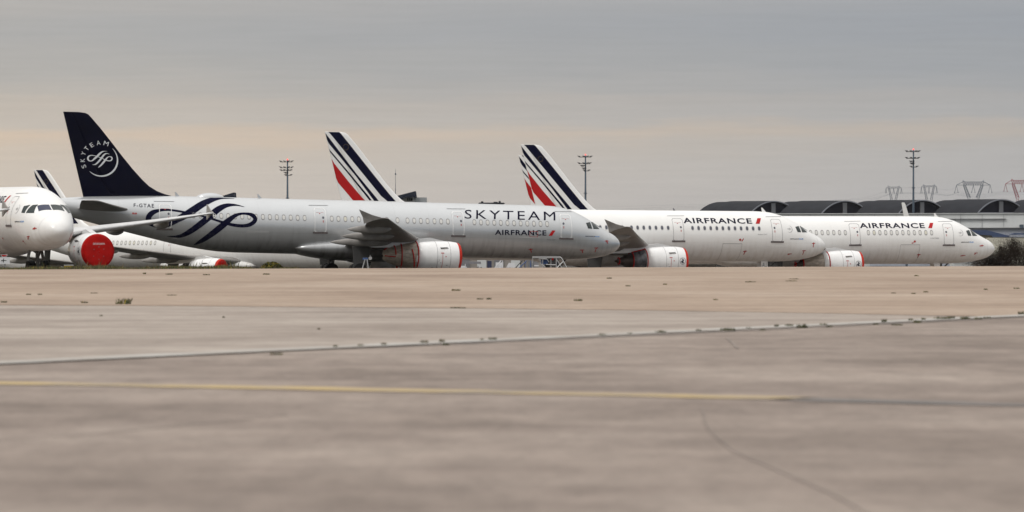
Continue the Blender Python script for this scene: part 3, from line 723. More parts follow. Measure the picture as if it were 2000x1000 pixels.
    for s in doors:
        hw_, z0, z1 = .46, -.42, 1.42
        d = draped('cabin_door', [(s-hw_, z0), (s+hw_, z0), (s+hw_, z1), (s-hw_, z1)], [(0, 1, 2, 3)], smap, skin, root, .2, .1)
        t = .022 if door_dark else .045; c = .12
        o_ = [(s-hw_+c, z0), (s+hw_-c, z0), (s+hw_, z0+c), (s+hw_, z1-c), (s+hw_-c, z1), (s-hw_+c, z1), (s-hw_, z1-c), (s-hw_, z0+c)]
        i_ = [(s+(q[0]-s)*(1-t/hw_), (z0+z1)/2+(q[1]-(z0+z1)/2)*(1-t/.92)) for q in o_]
        draped('door_frame', [(*q, .008) for q in o_+i_], [(k, (k+1) % 8, 8+(k+1) % 8, 8+k) for k in range(8)], smap, M['line'] if door_dark else M['lineW'], d, .2, .1)
        draped('door_sill', [(s-hw_-.12, z0-.08, .03), (s+hw_+.12, z0-.08, .03), (s+hw_+.12, z0+.05, .03), (s+hw_-.03, z0-.01, .03), (s-hw_+.03, z0-.01, .03), (s-hw_-.12, z0+.05, .03)], [(0, 1, 2, 3, 4, 5)], smap, M['sill'], d, .2, .1)
        ws = s+(-.22 if s > 8 else .22)
        draped('door_window', [(ws+.085*math.cos(k*math.pi/5), .70+.095*math.sin(k*math.pi/5), .01) for k in range(10)], [tuple(range(10))], smap, M['pane_dark'], d, 1, 1)
        V = []; Fc = []
        for (a1, b1, a2, b2) in ((ws-.05, .42, ws+.05, .48), (ws-.04, .34, ws+.04, .39), (s-.02, .98, s+.06, 1.05), (s-.28, 1.07, s-.06, 1.085), (s+.08, 1.07, s+.3, 1.085)):
            n0 = len(V); V += [(a1, b1, .01), (a2, b1, .01), (a2, b2, .01), (a1, b2, .01)]; Fc.append((n0, n0+1, n0+2, n0+3))
        draped('door_marking', V, Fc, smap, M['tag'], d, 1, 1)
        if s > 4:
            draped('rain_gutter', [(s-.75, 1.62, .01), (s+.75, 1.60, .01), (s+.75, 1.625, .01), (s-.75, 1.645, .01)], [(0, 1, 2, 3)], smap, M['line'], root, .2, .1)
    return root, smap, fmap, fin, wz

def add_text(root, smap, s, corners, mat, bold=0.0, spacing=1.0, name='lettering', off=.004):
    """corners: (s,z) of lower-left, lower-right, upper-right, upper-left as seen"""
    V, Fc = text_faces(s, bold, spacing); c = [np.array(q, float) for q in corners]; out_ = []
    for u, v in V:
        q = (1-u)*(1-v)*c[0]+u*(1-v)*c[1]+u*v*c[2]+(1-u)*v*c[3]; out_.append((q[0], q[1], off))
    return draped(name, out_, Fc, smap, mat, root, .25, .1)
def quads(root, smap, name, rects, mat, off=.005):
    V = []; Fc = []
    for r in rects:
        n0 = len(V); V += [(*q, off) for q in r]; Fc.append(tuple(range(n0, n0+len(r))))
    return draped(name, V, Fc, smap, mat, root, .25, .12)
def line2(a_, b_, w_):
    d = np.array(b_)-np.array(a_); L_ = math.hypot(*d); n = np.array((-d[1], d[0]))/L_*w_/2
    return [tuple(np.array(a_)-n), tuple(np.array(b_)-n), tuple(np.array(b_)+n), tuple(np.array(a_)+n)]
def blade(root, pl, s, h=.38, c=.42, mat=None, top=True):
    z = f_top(s)-.02; mb = MB()
    V = [pl.P(s+.1, d, z) for d in (-.03, .03)]+[pl.P(s+.1-c, d, z) for d in (-.03, .03)]+[pl.P(s+c*.75, d, z+h) for d in (-.012, .012)]+[pl.P(s+c*.75-.16, d, z+h) for d in (-.012, .012)]
    V = [pl.P(s-c*.5, -.03, z), pl.P(s+c*.5, -.03, z), pl.P(s+c*.75, -.012, z+h), pl.P(s+c*.45, -.012, z+h), pl.P(s-c*.5, .03, z), pl.P(s+c*.5, .03, z), pl.P(s+c*.75, .012, z+h), pl.P(s+c*.45, .012, z+h)]
    mb.add(V, [(0, 1, 2, 3), (7, 6, 5, 4), (0, 4, 5, 1), (1, 5, 6, 2), (2, 6, 7, 3), (3, 7, 4, 0)]); return mb.build('antenna', mat or M['white'], root)
def nose_marks(root, smap, seed, style=0):
    """red covers and ribbons over probes near the nose"""
    rr = random.Random(seed)
    pts = [(1.55, -.55), (2.35, -1.1), (3.6, -1.35), (7.6, -1.25)]
    for k, (s, z) in enumerate(pts):
        s += rr.uniform(-.15, .15); z += rr.uniform(-.08, .08); L_ = rr.uniform(.12, .3); an = rr.choice((0, .5, -.6, 1.4, 2.2))
        R1 = [line2((s-.17, z+.03*rr.random()), (s+.17, z), .055)]
        if k in (0, 3): R1.append([(s+.07*math.cos(j*.785), z+.08*math.sin(j*.785)) for j in range(8)])
        R1.append(line2((s, z-.02), (s+L_*math.cos(an), z-.04-L_*abs(math.sin(an))), .07))
        V = []; Fc = []
        for j, r in enumerate(R1):
            n0 = len(V); V += [(*q, .005+.003*j) for q in r]; Fc.append(tuple(range(n0, n0+len(r))))
        draped('red_ribbon', V, Fc, smap, M['tag'], root, .25, .12)
def airfrance(root, smap):
    add_text(root, smap, 'AIRFRANCE', [(13.17, 1.03), (7.13, 1.03), (7.13, 1.47), (13.17, 1.47)], M['navy'], .022, 1.12)
    quads(root, smap, 'red_slash', [[(6.85, 1.03), (6.50, 1.03), (6.24, 1.49), (6.56, 1.49)]], M['red'])
def small_marks(root, smap, name_text):
    add_text(root, smap, 'AIRFRANCE', [(3.85, -.23), (3.02, -.23), (3.02, -.14), (3.85, -.14)], M['navy'], .02, 1.0)
    add_text(root, smap, 'KLM', [(2.99, -.23), (2.60, -.23), (2.60, -.12), (2.99, -.12)], M['skyblue'], .03, 1.0)
    if name_text: add_text(root, smap, name_text, [(6.75, .12), (5.95, .12), (5.95, .21), (6.75, .21)], M['line'], .0, 1.1)
    # round alliance emblem behind the cockpit
    V = []; Fc = []
    n = 26
    for k in range(n):
        a_ = -math.pi*.75+1.25*math.pi*k/(n-1); t = .018*math.sin(math.pi*k/(n-1))+.002
        V += [(3.85-(.27+t)*math.cos(a_), .62+(.27+t)*math.sin(a_), .002), (3.85-(.27-t)*math.cos(a_), .62+(.27-t)*math.sin(a_), .002)]
    Fc += [(2*k, 2*k+1, 2*k+3, 2*k+2) for k in range(n-1)]
    for S_ in (SW1, SW2):
        pts = [(3.85-(x-770)/1085*.36, .62-(y-460)/460*.22, w_/1085*.36) for x, y, w_ in S_]
        v2, f2 = stroke(pts, .003, .003, 1.1); n0 = len(V); V += v2; Fc += [tuple(i+n0 for i in f) for f in f2]
    draped('round_emblem', V, Fc, smap, M['rim'], root, .3, .2)
def hatch(root, smap, s0, s1, z0, z1):
    t = .018
    quads(root, smap, 'cargo_door', [[(s0, z1), (s1, z1), (s1, z1+.03), (s0, z1+.03)], [(s0, z0), (s0+t, z0), (s0+t, z1), (s0, z1)], [(s1, z0), (s1+t, z0), (s1+t, z1), (s1, z1)]], M['rim_lite'] if False else M['rim'])

GRP = 'white airliners parked nose to the right'
K = lambda *ks: [6.6+.533*k for k in ks]
# --- silver airliner in front
P1 = Plane((0, 0, -.45), 1210, 469.4, 544, R_(18), R_(1.31), stretch=.032)
wy = lambda px: 421+(px-378)*.0235
px_list = [378+13.56*k for k in range(17)]+[648, 661, 674.5, 688, 701, 714.3, 727.8, 741.2, 755.4, 776.4, 795.9, 809, 822, 835, 848.5, 861.6, 874.8]+[926.5+12.92*k for k in range(12)]
w1 = [P1.inv(px, wy(px))[0] for px in px_list]
d1 = [P1.inv(px, py)[0] for px, py in ((323.5, 423), (626, 432), (895.5, 440), (1106, 440))]
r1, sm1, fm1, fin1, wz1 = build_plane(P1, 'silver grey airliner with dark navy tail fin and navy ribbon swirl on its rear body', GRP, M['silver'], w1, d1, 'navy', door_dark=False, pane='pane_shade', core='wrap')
c4 = lambda cx, cy: P1.inv(860+cx/5.2632, 370+cy/5.2632)
c2 = lambda cx, cy: P1.inv(240+cx/5, 340+cy/5)
add_text(r1, sm1, 'SKYTEAM', [c4(248, 300), c4(1182, 320), c4(1178, 230), c4(250, 209)], M['navy'], 0.0, 1.28)
add_text(r1, sm1, 'AIRFRANCE', [c4(560, 467), c4(1090, 475), c4(1090, 420), c4(560, 414)], M['navy'], .022, 1.1)
quads(r1, sm1, 'red_slash', [[c4(1113, 476), c4(1147, 477), c4(1184, 422), c4(1150, 421)]], M['red'])
add_text(r1, sm1, 'F-GTAE', [c2(105, 322), c2(303, 328), c2(303, 292), c2(105, 287)], M['navy'], .012, 1.25)
add_text(r1, sm1, 'AIRFRANCE', [c4(1488, 485), c4(1588, 489), c4(1588, 479), c4(1488, 475)], M['navy'], .02)
add_text(r1, sm1, 'KLM', [c4(1592, 489), c4(1634, 491), c4(1634, 480), c4(1592, 478)], M['skyblue'], .03)
add_text(r1, sm1, 'Airbus A321', [c4(1095, 521), c4(1180, 523), c4(1180, 513), c4(1095, 511)], M['line'], .01)
quads(r1, sm1, 'hold_door_edge', [line2(c4(805, 490), c4(1020, 496), .03), line2(c2(1205, 557), c2(1425, 560), .03), line2(c2(1205, 570), c2(1425, 573), .02)], M['rim_lite'])
quads(r1, sm1, 'red_tape_frame', [line2(c4(922, 430), c4(1003, 433), .03), line2(c4(922, 486), c4(1003, 489), .03), line2(c4(922, 430), c4(918, 486), .03), line2(c4(1003, 433), c4(1000, 489), .03)], M['tag'])
quads(r1, sm1, 'red_stencil', [line2(c2(90, 379), c2(112, 380), .05), line2(c2(118, 380), c2(138, 381), .05), line2(c2(90, 388), c2(138, 389), .05)], M['tag'])
m1 = lambda x, y: c2(x, y)
for S_ in (SW1, SW2):
    V, Fc = stroke([(*m1(x, y), w_/130) for x, y, w_ in S_], .001, .006)
    draped('ribbon_swirl', V, Fc, sm1, M['navy'], r1, .25, .12)
quads(r1, sm1, 'service_panel', [[c2(495, 598), c2(530, 600), c2(530, 632), c2(490, 628)]], M['rim_lite'])
nose_marks(r1, sm1, 3)
def fin_emblem():
    q = lambda cx, cy: P1.inv0(120+cx/5.2632, 210+cy/5.2632)
    V = []; Fc = []
    for S_ in (SW1, SW2):
        pts = [(*q(262+(x-225)*.236, 448+(y-232)*.369), w_/130*.235) for x, y, w_ in S_]
        v2, f2 = stroke(pts, .002, .006, 1.2); n0 = len(V); V += v2; Fc += [tuple(i+n0 for i in f) for f in f2]
    draped('ribbon_emblem', V, Fc, fm1, M['emblem'], fin1, .4, .4)
    pts = []
    for k in range(31):
        a_ = R_(-46+182*k/30); pts.append((*q(405+165*math.cos(a_), 540+165*math.sin(a_)), .012+.115*math.sin(math.pi*min(1, k/30))**.8))
    V, Fc = stroke(pts, .002, .002); draped('emblem_arc', V, Fc, fm1, M['emblem'], fin1, .4, .4)
    V = []; Fc = []
    for ch, cx, cy in zip('SKYTEAM', (228, 215, 224, 255, 307, 375, 455), (606, 542, 473, 421, 385, 363, 370)):
        tv, tf = text_faces(ch, 0.0); th = math.atan2(cy-540, cx-405)+math.pi/2; n0 = len(V); ww = {'M': 50, 'A': 38, 'E': 32}.get(ch, 34)
        for u, v in tv:
            x, y = (u-.5)*ww, -(v-.5)*44; V.append((*q(cx+x*math.cos(th)-y*math.sin(th), cy+x*math.sin(th)+y*math.cos(th)), .002))
        Fc += [tuple(i+n0 for i in f) for f in tf]
    draped('lettering', V, Fc, fm1, M['emblem'], fin1, .4, .4)
fin_emblem()
def dome(root, pl, s, L_, h, wd_, mat):
    rings = []
    for u in np.linspace(0, 1, 15):
        g = max(.02, (4*u*(1-u))**.6); rings.append([pl.P(s-L_/2+L_*u, wd_*g*math.cos(t), f_top(s)-.06+h*g*math.sin(t)) for t in np.linspace(0, math.pi, 11)])
    V, Fc = loft(rings, close=False); return fixn(mesh('antenna_dome', V, Fc, mat, root, True))
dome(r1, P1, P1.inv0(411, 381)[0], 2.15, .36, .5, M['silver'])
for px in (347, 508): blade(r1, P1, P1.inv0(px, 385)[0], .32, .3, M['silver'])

# --- white airliner with dark windows, second
P2 = Plane((0, 0, -.45), 1610.5, 473.5, 585, R_(20.396), R_(.37))
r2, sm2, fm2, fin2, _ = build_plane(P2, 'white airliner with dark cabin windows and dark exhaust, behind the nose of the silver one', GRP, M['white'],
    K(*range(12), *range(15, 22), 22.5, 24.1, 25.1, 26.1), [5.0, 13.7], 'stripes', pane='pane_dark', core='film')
airfrance(r2, sm2); small_marks(r2, sm2, 'Airbus A321'); nose_marks(r2, sm2, 11); hatch(r2, sm2, 8.1, 9.8, -2.0, -.62)
blade(r2, P2, 5.4, .36, .34); blade(r2, P2, 13.3, .22, .2, M['line'])
quads(r2, sm2, 'red_emblem', [[(8.3+.1*math.cos(k*.785), -.28+.1*math.sin(k*.785)) for k in range(8)], line2((8.15, -.4), (8.0, -.18), .08)], M['tag'])
draped('lettering', [(P2.sx(5.07)-.66+.42*u, 1.32+.38*v, 0) for u, v in text_faces('AU', 0)[0]], text_faces('AU', 0)[1], lambda u, v, o: Vector((u, -(.40+(1.85-v)/.7*.12)-.015, v)), M['black'], r2, 9, 9)
# --- white airliner, right
P3 = Plane((0, 0, -.45), 1941.5, 479, 620, R_(18.3), R_(0.0))
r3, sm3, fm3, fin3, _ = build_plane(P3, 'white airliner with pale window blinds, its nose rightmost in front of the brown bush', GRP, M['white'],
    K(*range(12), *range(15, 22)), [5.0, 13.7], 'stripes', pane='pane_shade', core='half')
airfrance(r3, sm3); small_marks(r3, sm3, 'CASTRES'); nose_marks(r3, sm3, 23); hatch(r3, sm3, 7.7, 9.5, -2.0, -.42)
blade(r3, P3, 5.4, .34, .32)
quads(r3, sm3, 'red_emblem', [[(8.2+.1*math.cos(k*.785), -.12+.1*math.sin(k*.785)) for k in range(8)], line2((8.3, -.22), (8.48, -.28), .08)], M['tag'])
# --- airliner hidden behind the third one, only its fin shows
P4 = Plane((43.5, 0, 8.15), 1012.5, 303, 672, R_(18), 0, short=True)
r4, *_ = build_plane(P4, 'hidden airliner, only its striped fin peeking out left of a taller striped fin', GRP, M['white'], [], [], 'stripes', detail=0, core='none')
# --- low white airliner seen under the silver one
P5 = Plane((0, 0, -.45), 734, 496, 706, R_(-35), 0)
w5 = [P5.inv(212+8.2*k, 478.7)[0] for k in range(12)]
r5, sm5, *_ = build_plane(P5, 'white airliner seen below the belly of the silver airliner, small red engine cover', None, M['white'], w5, [P5.inv(326.5, 482)[0]], 'stripes', pane='pane_shade', core='none')
P6 = Plane((23.6, -16.5, .6), 2, 495, 748, R_(-34), 0)
r6, *_ = build_plane(P6, 'far white airliner at left, only a wing and belly showing behind the nose wheels', None, M['white'], [], [], 'stripes', detail=0, core='none')
# --- airliner facing the camera at left, and the one beyond the frame whose wingtip shows
P0 = Plane((0, 0, -.45), 118, 441, 448, R_(-69.5), 0, short=True, flex=.42)
r0, sm0, *_ = build_plane(P0, 'white airliner at far left facing the camera, big red cover on its engine', None, M['white'], [], [5.0], 'stripes', core='none')
airfrance(r0, sm0); small_marks(r0, sm0, None); nose_marks(r0, sm0, 31)
smL = lambda s, z, o: P0.side(s, z, 1, .006+o)
quads(r0, smL, 'red_ribbon', [line2((1.2, -1.35), (1.5, -1.5), .06), line2((.9, -1.2), (2.2, -1.45), .03), line2((.75, -.9), (.95, -1.15), .05)], M['tag'])
def cover_text():
    mp = lambda u, v, o: P0.P(14.75-.072-o, 5.75+u, -2.07+v)
    tv, tf = text_faces('AIR FRANCE INDUSTRIES', .02)
    draped('lettering', [((.5-u)*.80, .42+.12*v, .004) for u, v in tv], tf, mp, M['emblem'], r0, 9, 9)
    V = []; Fc = []
    for x, y in ((0, .28), (-.33, .12), (.33, .14), (-.36, -.32), (.32, -.33), (0, -.52)):
        n0 = len(V); V += [(x+.035*math.cos(k), y+.035*math.sin(k), .004) for k in range(6)]; Fc.append(tuple(range(n0, n0+6)))
    draped('cover_eyelets', V, Fc, mp, M['line'], r0, 9, 9)
cover_text()
P7 = Plane((24.5, 16.9, .55), 23, 411, 424, R_(-69.5), 0, short=True, flex=.6)
r7, *_ = build_plane(P7, 'airliner just outside the left edge, only its dark wingtip fence reaching into view', None, M['white'], [], [], 'stripes', detail=0, core='none')

# ------------------------------------------------------------------ far buildings
B = {}
B['vault'] = material('dark vault sheeting', (.026, .028, .034), .85, 0, spec=.1, vary=.25, vscale=.35, stretch=(1, 1, .2))
B['vaultrim'] = material('pale arch rim', (.20, .21, .24), .6)
B['dark'] = material('dark glazing', (.004, .004, .012), .5, spec=.15)
B['panel'] = material('grey panel', (.17, .175, .19), .6)
B['clad'] = material('white cladding', (.60, .62, .62), .6, vary=.10, vscale=.2, stretch=(1, 1, .1))
B['cladblue'] = material('bluish cladding', (.33, .36, .42), .6, vary=.15, vscale=.3)
B['blue'] = material('navy blue roof', (.030, .055, .13), .5, vary=.2, vscale=.4)
B['cream'] = material('cream wall', (.52, .50, .42), .7, vary=.12, vscale=.25)
B['beige'] = material('beige wall', (.30, .275, .25), .7, vary=.2, vscale=.3)
B['navyroof'] = material('slate roof', (.018, .022, .036), .8, spec=.1)
B['grey'] = material('grey block', (.30, .32, .33), .6)
B['steel'] = material('painted steel', (.07, .095, .125), .7, spec=.2)
B['lamp'] = material('lamp housing', (.02, .022, .026), .7, spec=.15)
B['glow'] = material('red beacon', (.8, .1, .08), .4, emit=((1, .12, .10), 1.6))
B['lattice'] = material('galvanised lattice', (.15, .17, .20), .8, spec=.1)
B['latticeR'] = material('red lattice', (.26, .055, .07), .6)

def vault(gx, gy, Y, label, grp='dark barrel vaulted halls in a row', WPX=103, LPX=78, rise=27.5, beta=50):
    """gable's left foot at photo (gx, gy)"""
    sc_ = F/Y; W = WPX/sc_/math.sin(R_(beta)); L_ = LPX/sc_/math.cos(R_(beta)); rs = rise/sc_
    p = at(gx, gy, Y); base = -4.2; hz = p.z-base
    root = empty('vaulted_hall', (p.x, p.y, base)); tag(root, label, 'hall', grp)
    wv = Vector((math.sin(R_(beta)), math.cos(R_(beta)), 0)); av = Vector((-math.cos(R_(beta)), math.sin(R_(beta)), 0))
    R = (W*W/4+rs*rs)/(2*rs); half = math.asin(W/2/R)
    def arc(n=24, inset=0.0):
        return [(W/2+(R-inset)*math.sin(-half+2*half*k/n), hz+rs-R+(R-inset)*math.cos(-half+2*half*k/n)) for k in range(n+1)]
    A = arc()
    V = [wv*u+Vector((0, 0, z))+av*d for d in (0, L_) for u, z in A]; n = len(A)
    V2 = [wv*u+Vector((0, 0, z))+av*d for d in (0, L_) for u, z in arc(24, .35)]
    Fc = [(i, i+1, n+i+1, n+i) for i in range(n-1)]+[(2*n+i, 3*n+i, 3*n+i+1, 2*n+i+1) for i in range(n-1)]+[(n+i, n+i+1, 3*n+i+1, 3*n+i) for i in range(n-1)]
    fixn(mesh('roof', V+V2, Fc, B['vault'], root, False))
    Ai = arc(24, .24)
    V = [wv*u+Vector((0, 0, z))-av*d for d in (0, .12) for q in (A, Ai) for u, z in q]
    Fc = [(i, i+1, n+i+1, n+i) for i in range(n-1)]+[(2*n+i, 3*n+i, 3*n+i+1, 2*n+i+1) for i in range(n-1)]+[(i, 2*n+i, 2*n+i+1, i+1) for i in range(n-1)]+[(n+i, n+i+1, 3*n+i+1, 3*n+i) for i in range(n-1)]
    fixn(mesh('arch_rim', V, Fc, B['vaultrim'], root))
    V = [wv*u+Vector((0, 0, z))+av*.6 for u, z in Ai]; V += [wv*(W-.3)+av*.6, wv*.3+av*.6]
    mesh('gable_glazing', V, [tuple(range(len(V)))], B['dark'], root)
    def slab(nm, u0, u1, z0, z1, d0, d1, mat):
        V = [wv*u+Vector((0, 0, z))+av*d for d in (d0, d1) for u, z in ((u0, z0), (u1, z0), (u1, z1), (u0, z1))]
        return fixn(mesh(nm, V, [(0, 1, 2, 3), (7, 6, 5, 4), (0, 4, 5, 1), (1, 5, 6, 2), (2, 6, 7, 3), (3, 7, 4, 0)], mat, root))
    slab('gable_panel', W*.47, W*.55, hz+.2, hz+rs*.84, .35, .5, B['panel'])
    slab('gable_ledge', .2, W-.2, hz-.5, hz+.15, .1, .5, B['vaultrim'])
    slab('wall', .15, W-.15, 0, hz-.5, .1, L_-.1, B['cladblue'])
VG = [(1462, 419.5, 1585), (1602, 418.8, 1565), (1753.5, 417.5, 1539), (1908.5, 416, 1500), (2064, 415, 1470)]
names = ['leftmost of the dark barrel vaulted halls, above the nose of the second airliner', 'dark barrel vaulted hall second from left, above the lettering start of the third airliner',
         'dark barrel vaulted hall right behind the right-hand light mast', 'dark barrel vaulted hall below the blue-grey pylon, above the third airliner nose', 'dark barrel vaulted hall cut by the right edge of the picture']
for (x, y, Y), nm in zip(VG, names): vault(x, y, Y, nm)
for (x, y, Y) in VG: vault(x-24, y+1.5, Y+40, 'top of a dark vaulted hall showing in the dip between two nearer vaults', 'vaulted halls of the row behind')

def prism_bld(name, poly, Y0, depth, mat, parent):
    """outline given in photo points at distance Y0, extruded straight back"""
    V = [at(x, y, Y0)-parent.location for x, y in poly]; V += [v+Vector((0, depth, 0)) for v in V]; n = len(poly)
    return fixn(mesh(name, V, [tuple(range(n)), tuple(range(2*n-1, n-1, -1))]+[(i, (i+1) % n, n+(i+1) % n, n+i) for i in range(n)], mat, parent))
def gy(Y, z=-4.2): return YH-F*(z-H)/Y
wh = empty('warehouse', at(1850, gy(1440), 1440)); tag(wh, 'long white clad warehouse below the vaulted roofs at right', 'warehouse')
prism_bld('wall', [(1490, gy(1440)), (2200, gy(1440)), (2200, 417), (1490, 418.5)], 1440, 14, B['clad'], wh)
prism_bld('eaves', [(1488, 418.2), (2202, 416.6), (2202, 415.4), (1488, 417)], 1439.7, 15, B['clad'], wh)
prism_bld('ledge', [(1520, 428.6), (1965, 427.8), (1965, 427), (1520, 427.8)], 1439.5, .45, B['panel'], wh)
prism_bld('plinth_band', [(1700, 520), (2200, 520), (2200, 445.5), (1700, 446)], 1438, 1.9, B['cladblue'], wh)
prism_bld('dark_ledge', [(1700, 446), (2200, 445.5), (2200, 444.4), (1700, 444.9)], 1437.4, 2.5, B['panel'], wh)
prism_bld('vent_box', [(1993, 446), (1999.5, 446), (1999.5, 438.6), (1993, 438.6)], 1437, 2.8, B['steel'], wh)
for k in range(14): prism_bld('cladding_joint', [(1540+k*42, 444), (1540.5+k*42, 444), (1540.5+k*42, 419), (1540+k*42, 419)], 1439.85, .14, B['grey'], wh)
an = empty('blue_roofed_annex', at(1935, gy(1400), 1400)); tag(an, 'low cream annex with a sloping navy blue roof behind the right airliner nose', 'annex')
prism_bld('roof', [(1880, 449.4), (1927, 449.4), (1967, 459.5), (1971.5, 460), (1971.5, 463), (1937.5, 462.8), (1937.5, 460), (1912, 458.6), (1880, 458.6)], 1400, 9, B['blue'], an)
prism_bld('roof', [(1972, 458.2), (1981, 455.3), (2080, 455.3), (2080, 458.4)], 1399, 7, B['blue'], an)
prism_bld('wall', [(1860, gy(1400)), (2080, gy(1400)), (2080, 463.4), (1937.6, 463.4), (1937.6, 463.1), (1937.4, 459), (1860, 459)], 1402, 6, B['cream'], an)
prism_bld('wall', [(1930, gy(1390)), (2080, gy(1390)), (2080, 467), (1930, 464.2)], 1390, 6, B['cream'], an)
lw = empty('cream_shed', at(1800, gy(1300), 1300)); tag(lw, 'pale low shed seen below the belly of the right airliner', 'shed')
prism_bld('wall', [(1860, gy(1300)), (1960, gy(1300)), (1960, 503), (1860, 503)], 1300, 8, B['clad'], lw); prism_bld('roof', [(1858, 503), (1962, 503), (1962, 501.6), (1858, 501.6)], 1299, 10, B['grey'], lw)

tb = empty('terminal_block', at(805, gy(1400), 1400)); tag(tb, 'white block with dark windows and a slanting navy roof behind the middle striped fin', 'building')
prism_bld('wall', [(779, gy(1400)), (809, gy(1400)), (809, 385), (792, 385), (779, 388)], 1400, 9, B['clad'], tb)
prism_bld('roof', [(776.4, 382.2), (811, 373.2), (812.8, 385), (793, 385), (783.5, 389), (776.4, 386)], 1397, 13, B['navyroof'], tb)
for x in (795.2, 799, 802.6): prism_bld('window', [(x, 392), (x+2.8, 392), (x+2.8, 387), (x, 387)], 1399.7, .35, B['dark'], tb)
prism_bld('side_block', [(809.6, gy(1400)), (832.8, gy(1400)), (832.8, 385.6), (809.6, 385.6)], 1401, 8, B['grey'], tb)
tb2 = empty('dark_roofed_block', at(448, gy(1400), 1400)); tag(tb2, 'slanting slate roof of a block peeking out right of the dome on the silver airliner', 'building')
prism_bld('roof', [(428, 384.5), (456.6, 375.8), (457.4, 387), (428, 387)], 1398, 12, B['navyroof'], tb2); prism_bld('wall', [(430, gy(1400)), (456, gy(1400)), (456, 387), (430, 387)], 1400, 9, B['clad'], tb2)
tb3 = empty('flat_roof_building', at(960, gy(1350), 1350)); tag(tb3, 'dark flat roof edge with small vents showing above the silver airliner near its lettering', 'building')
prism_bld('wall', [(936, gy(1350)), (984, gy(1350)), (984, 397.5), (936, 397.5)], 1350, 12, B['beige'], tb3); prism_bld('roof', [(934, 397.5), (986, 397.5), (984, 395.8), (936, 395.6)], 1349, 14, B['navyroof'], tb3)
for x0, x1, y1 in ((939.5, 944, 393.2), (964, 972, 394.2), (974, 978, 392.6)): prism_bld('roof_vent', [(x0, 395.7), (x1, 395.7), (x1, y1), (x0, y1)], 1352, 3, B['lamp'], tb3)
tb4 = empty('beige_hangar', at(960, gy(840, -3.95), 840)); tag(tb4, 'beige wall of a low building seen under the belly of the silver airliner', 'building')
prism_bld('wall', [(846, 560), (1062, 560), (1062, 470), (846, 470)], 840, 25, B['beige'], tb4)
for k in range(6): prism_bld('door', [(866+k*33, 560), (884+k*33, 560), (884+k*33, 505), (866+k*33, 505)], 839.8, .3, (B['panel'] if k % 2 else B['clad']), tb4)
prism_bld('roof', [(844, 470), (1064, 470), (1064, 466), (844, 466)], 839, 27, B['grey'], tb4)

# floodlight masts ---------------------------------------------------
def mast(px, ptop, Y, label, rows):
    z1 = at(px, ptop, Y).z; base = -4.2; p = at(px, 500, Y)
    root = empty('floodlight_mast', (p.x, Y, base)); tag(root, label, 'light mast', 'tall floodlight masts'); h = z1-base; u = Y/F
    mb = MB(); mb.tube((0, 0, 0), (0, 0, h-1.2*u), 3.0*u, 1.3*u, 10); mb.build('pole', B['steel'], root, True)
    mb = MB(); mb.tube((0, 0, h-76*u), (0, 0, h-74.6*u), 3.6*u, n=12); mb.build('collar', B['steel'], root)
    mb = MB(); mb.tube((0, 0, h-1.5*u), (0, 0, h+1.2*u), 1.3*u, n=8); mb.build('beacon', B['glow'], root)
    for dy, lamps, up in rows:
        bar = MB(); x0, x1 = min(lamps), max(lamps); bar.box(x0*u, x1*u, -.12, .12, h-(dy+2)*u-.05, h-(dy+2)*u+.09); b = bar.build('crossbar', B['lamp'], root)
        for x in lamps:
            l_ = MB(); c = Vector((x*u, -.15, h-dy*u)); t = (1 if x < 0 else -1)*up; 
            l_.prism([(-2.6*u, -.55*u+t*.5*u), (2.6*u, -.9*u-t*.5*u), (2.6*u, .75*u-t*.5*u), (-2.6*u, .5*u+t*.5*u)], 'y', -.35, .25)
            l_.V = [tuple(Vector(v)+c) for v in l_.V]; l_.box(x*u-.06, x*u+.06, -.1, .1, h-(dy+2)*u, h-dy*u); l_.build('lamp_head', B['lamp'], b)
mast(1784, 291.5, 1500, 'steel floodlight mast at right with a red light on top, behind the third airliner', [(3, (-14, -5, 5, 11), .4), (16, (-14, -5, 3, 10), .4), (23, (-6, -.5), .2), (27, (-5, -.5), .2), (33, (-5, 7), .2)])
mast(1143.5, 302, 1600, 'steel floodlight mast in the middle rising behind the striped fins', [(3, (-13, -4, 4, 11), 1), (16, (-13, -4, 4, 9), 1), (21, (-8, -3), .3), (26, (-5, -1), .3), (30, (-3, 7), .2)])
mast(561.5, 311.5, 1750, 'steel floodlight mast at left standing behind the silver airliner', [(3, (-14, -6, 2, 9), 1), (14.5, (-14, -6, 2, 9), 1), (20, (-13, -6, 1, 7), .1), (25, (-5, -1), .3), (29.5, (-4, 7), .1)])
tm = empty('radio_mast', (at(772.5, 500, 1500).x, 1500, -4.2)); tag(tm, 'hair thin radio mast left of the slanting navy roof', 'radio mast')
ztop = at(772.5, 330, 1500).z+4.2; mb = MB(); mb.tube((0, 0, 0), (0, 0, ztop*.8), .12, .07, 6); mb.tube((0, 0, ztop*.8), (0, 0, ztop), .05, .03, 6); mb.build('pole', B['steel'], tm)
mb = MB(); mb.box(-.14, .14, -.14, .14, ztop-6.6*.108*1.5-.2, ztop-.9); mb.build('aerial', B['steel'], tm)

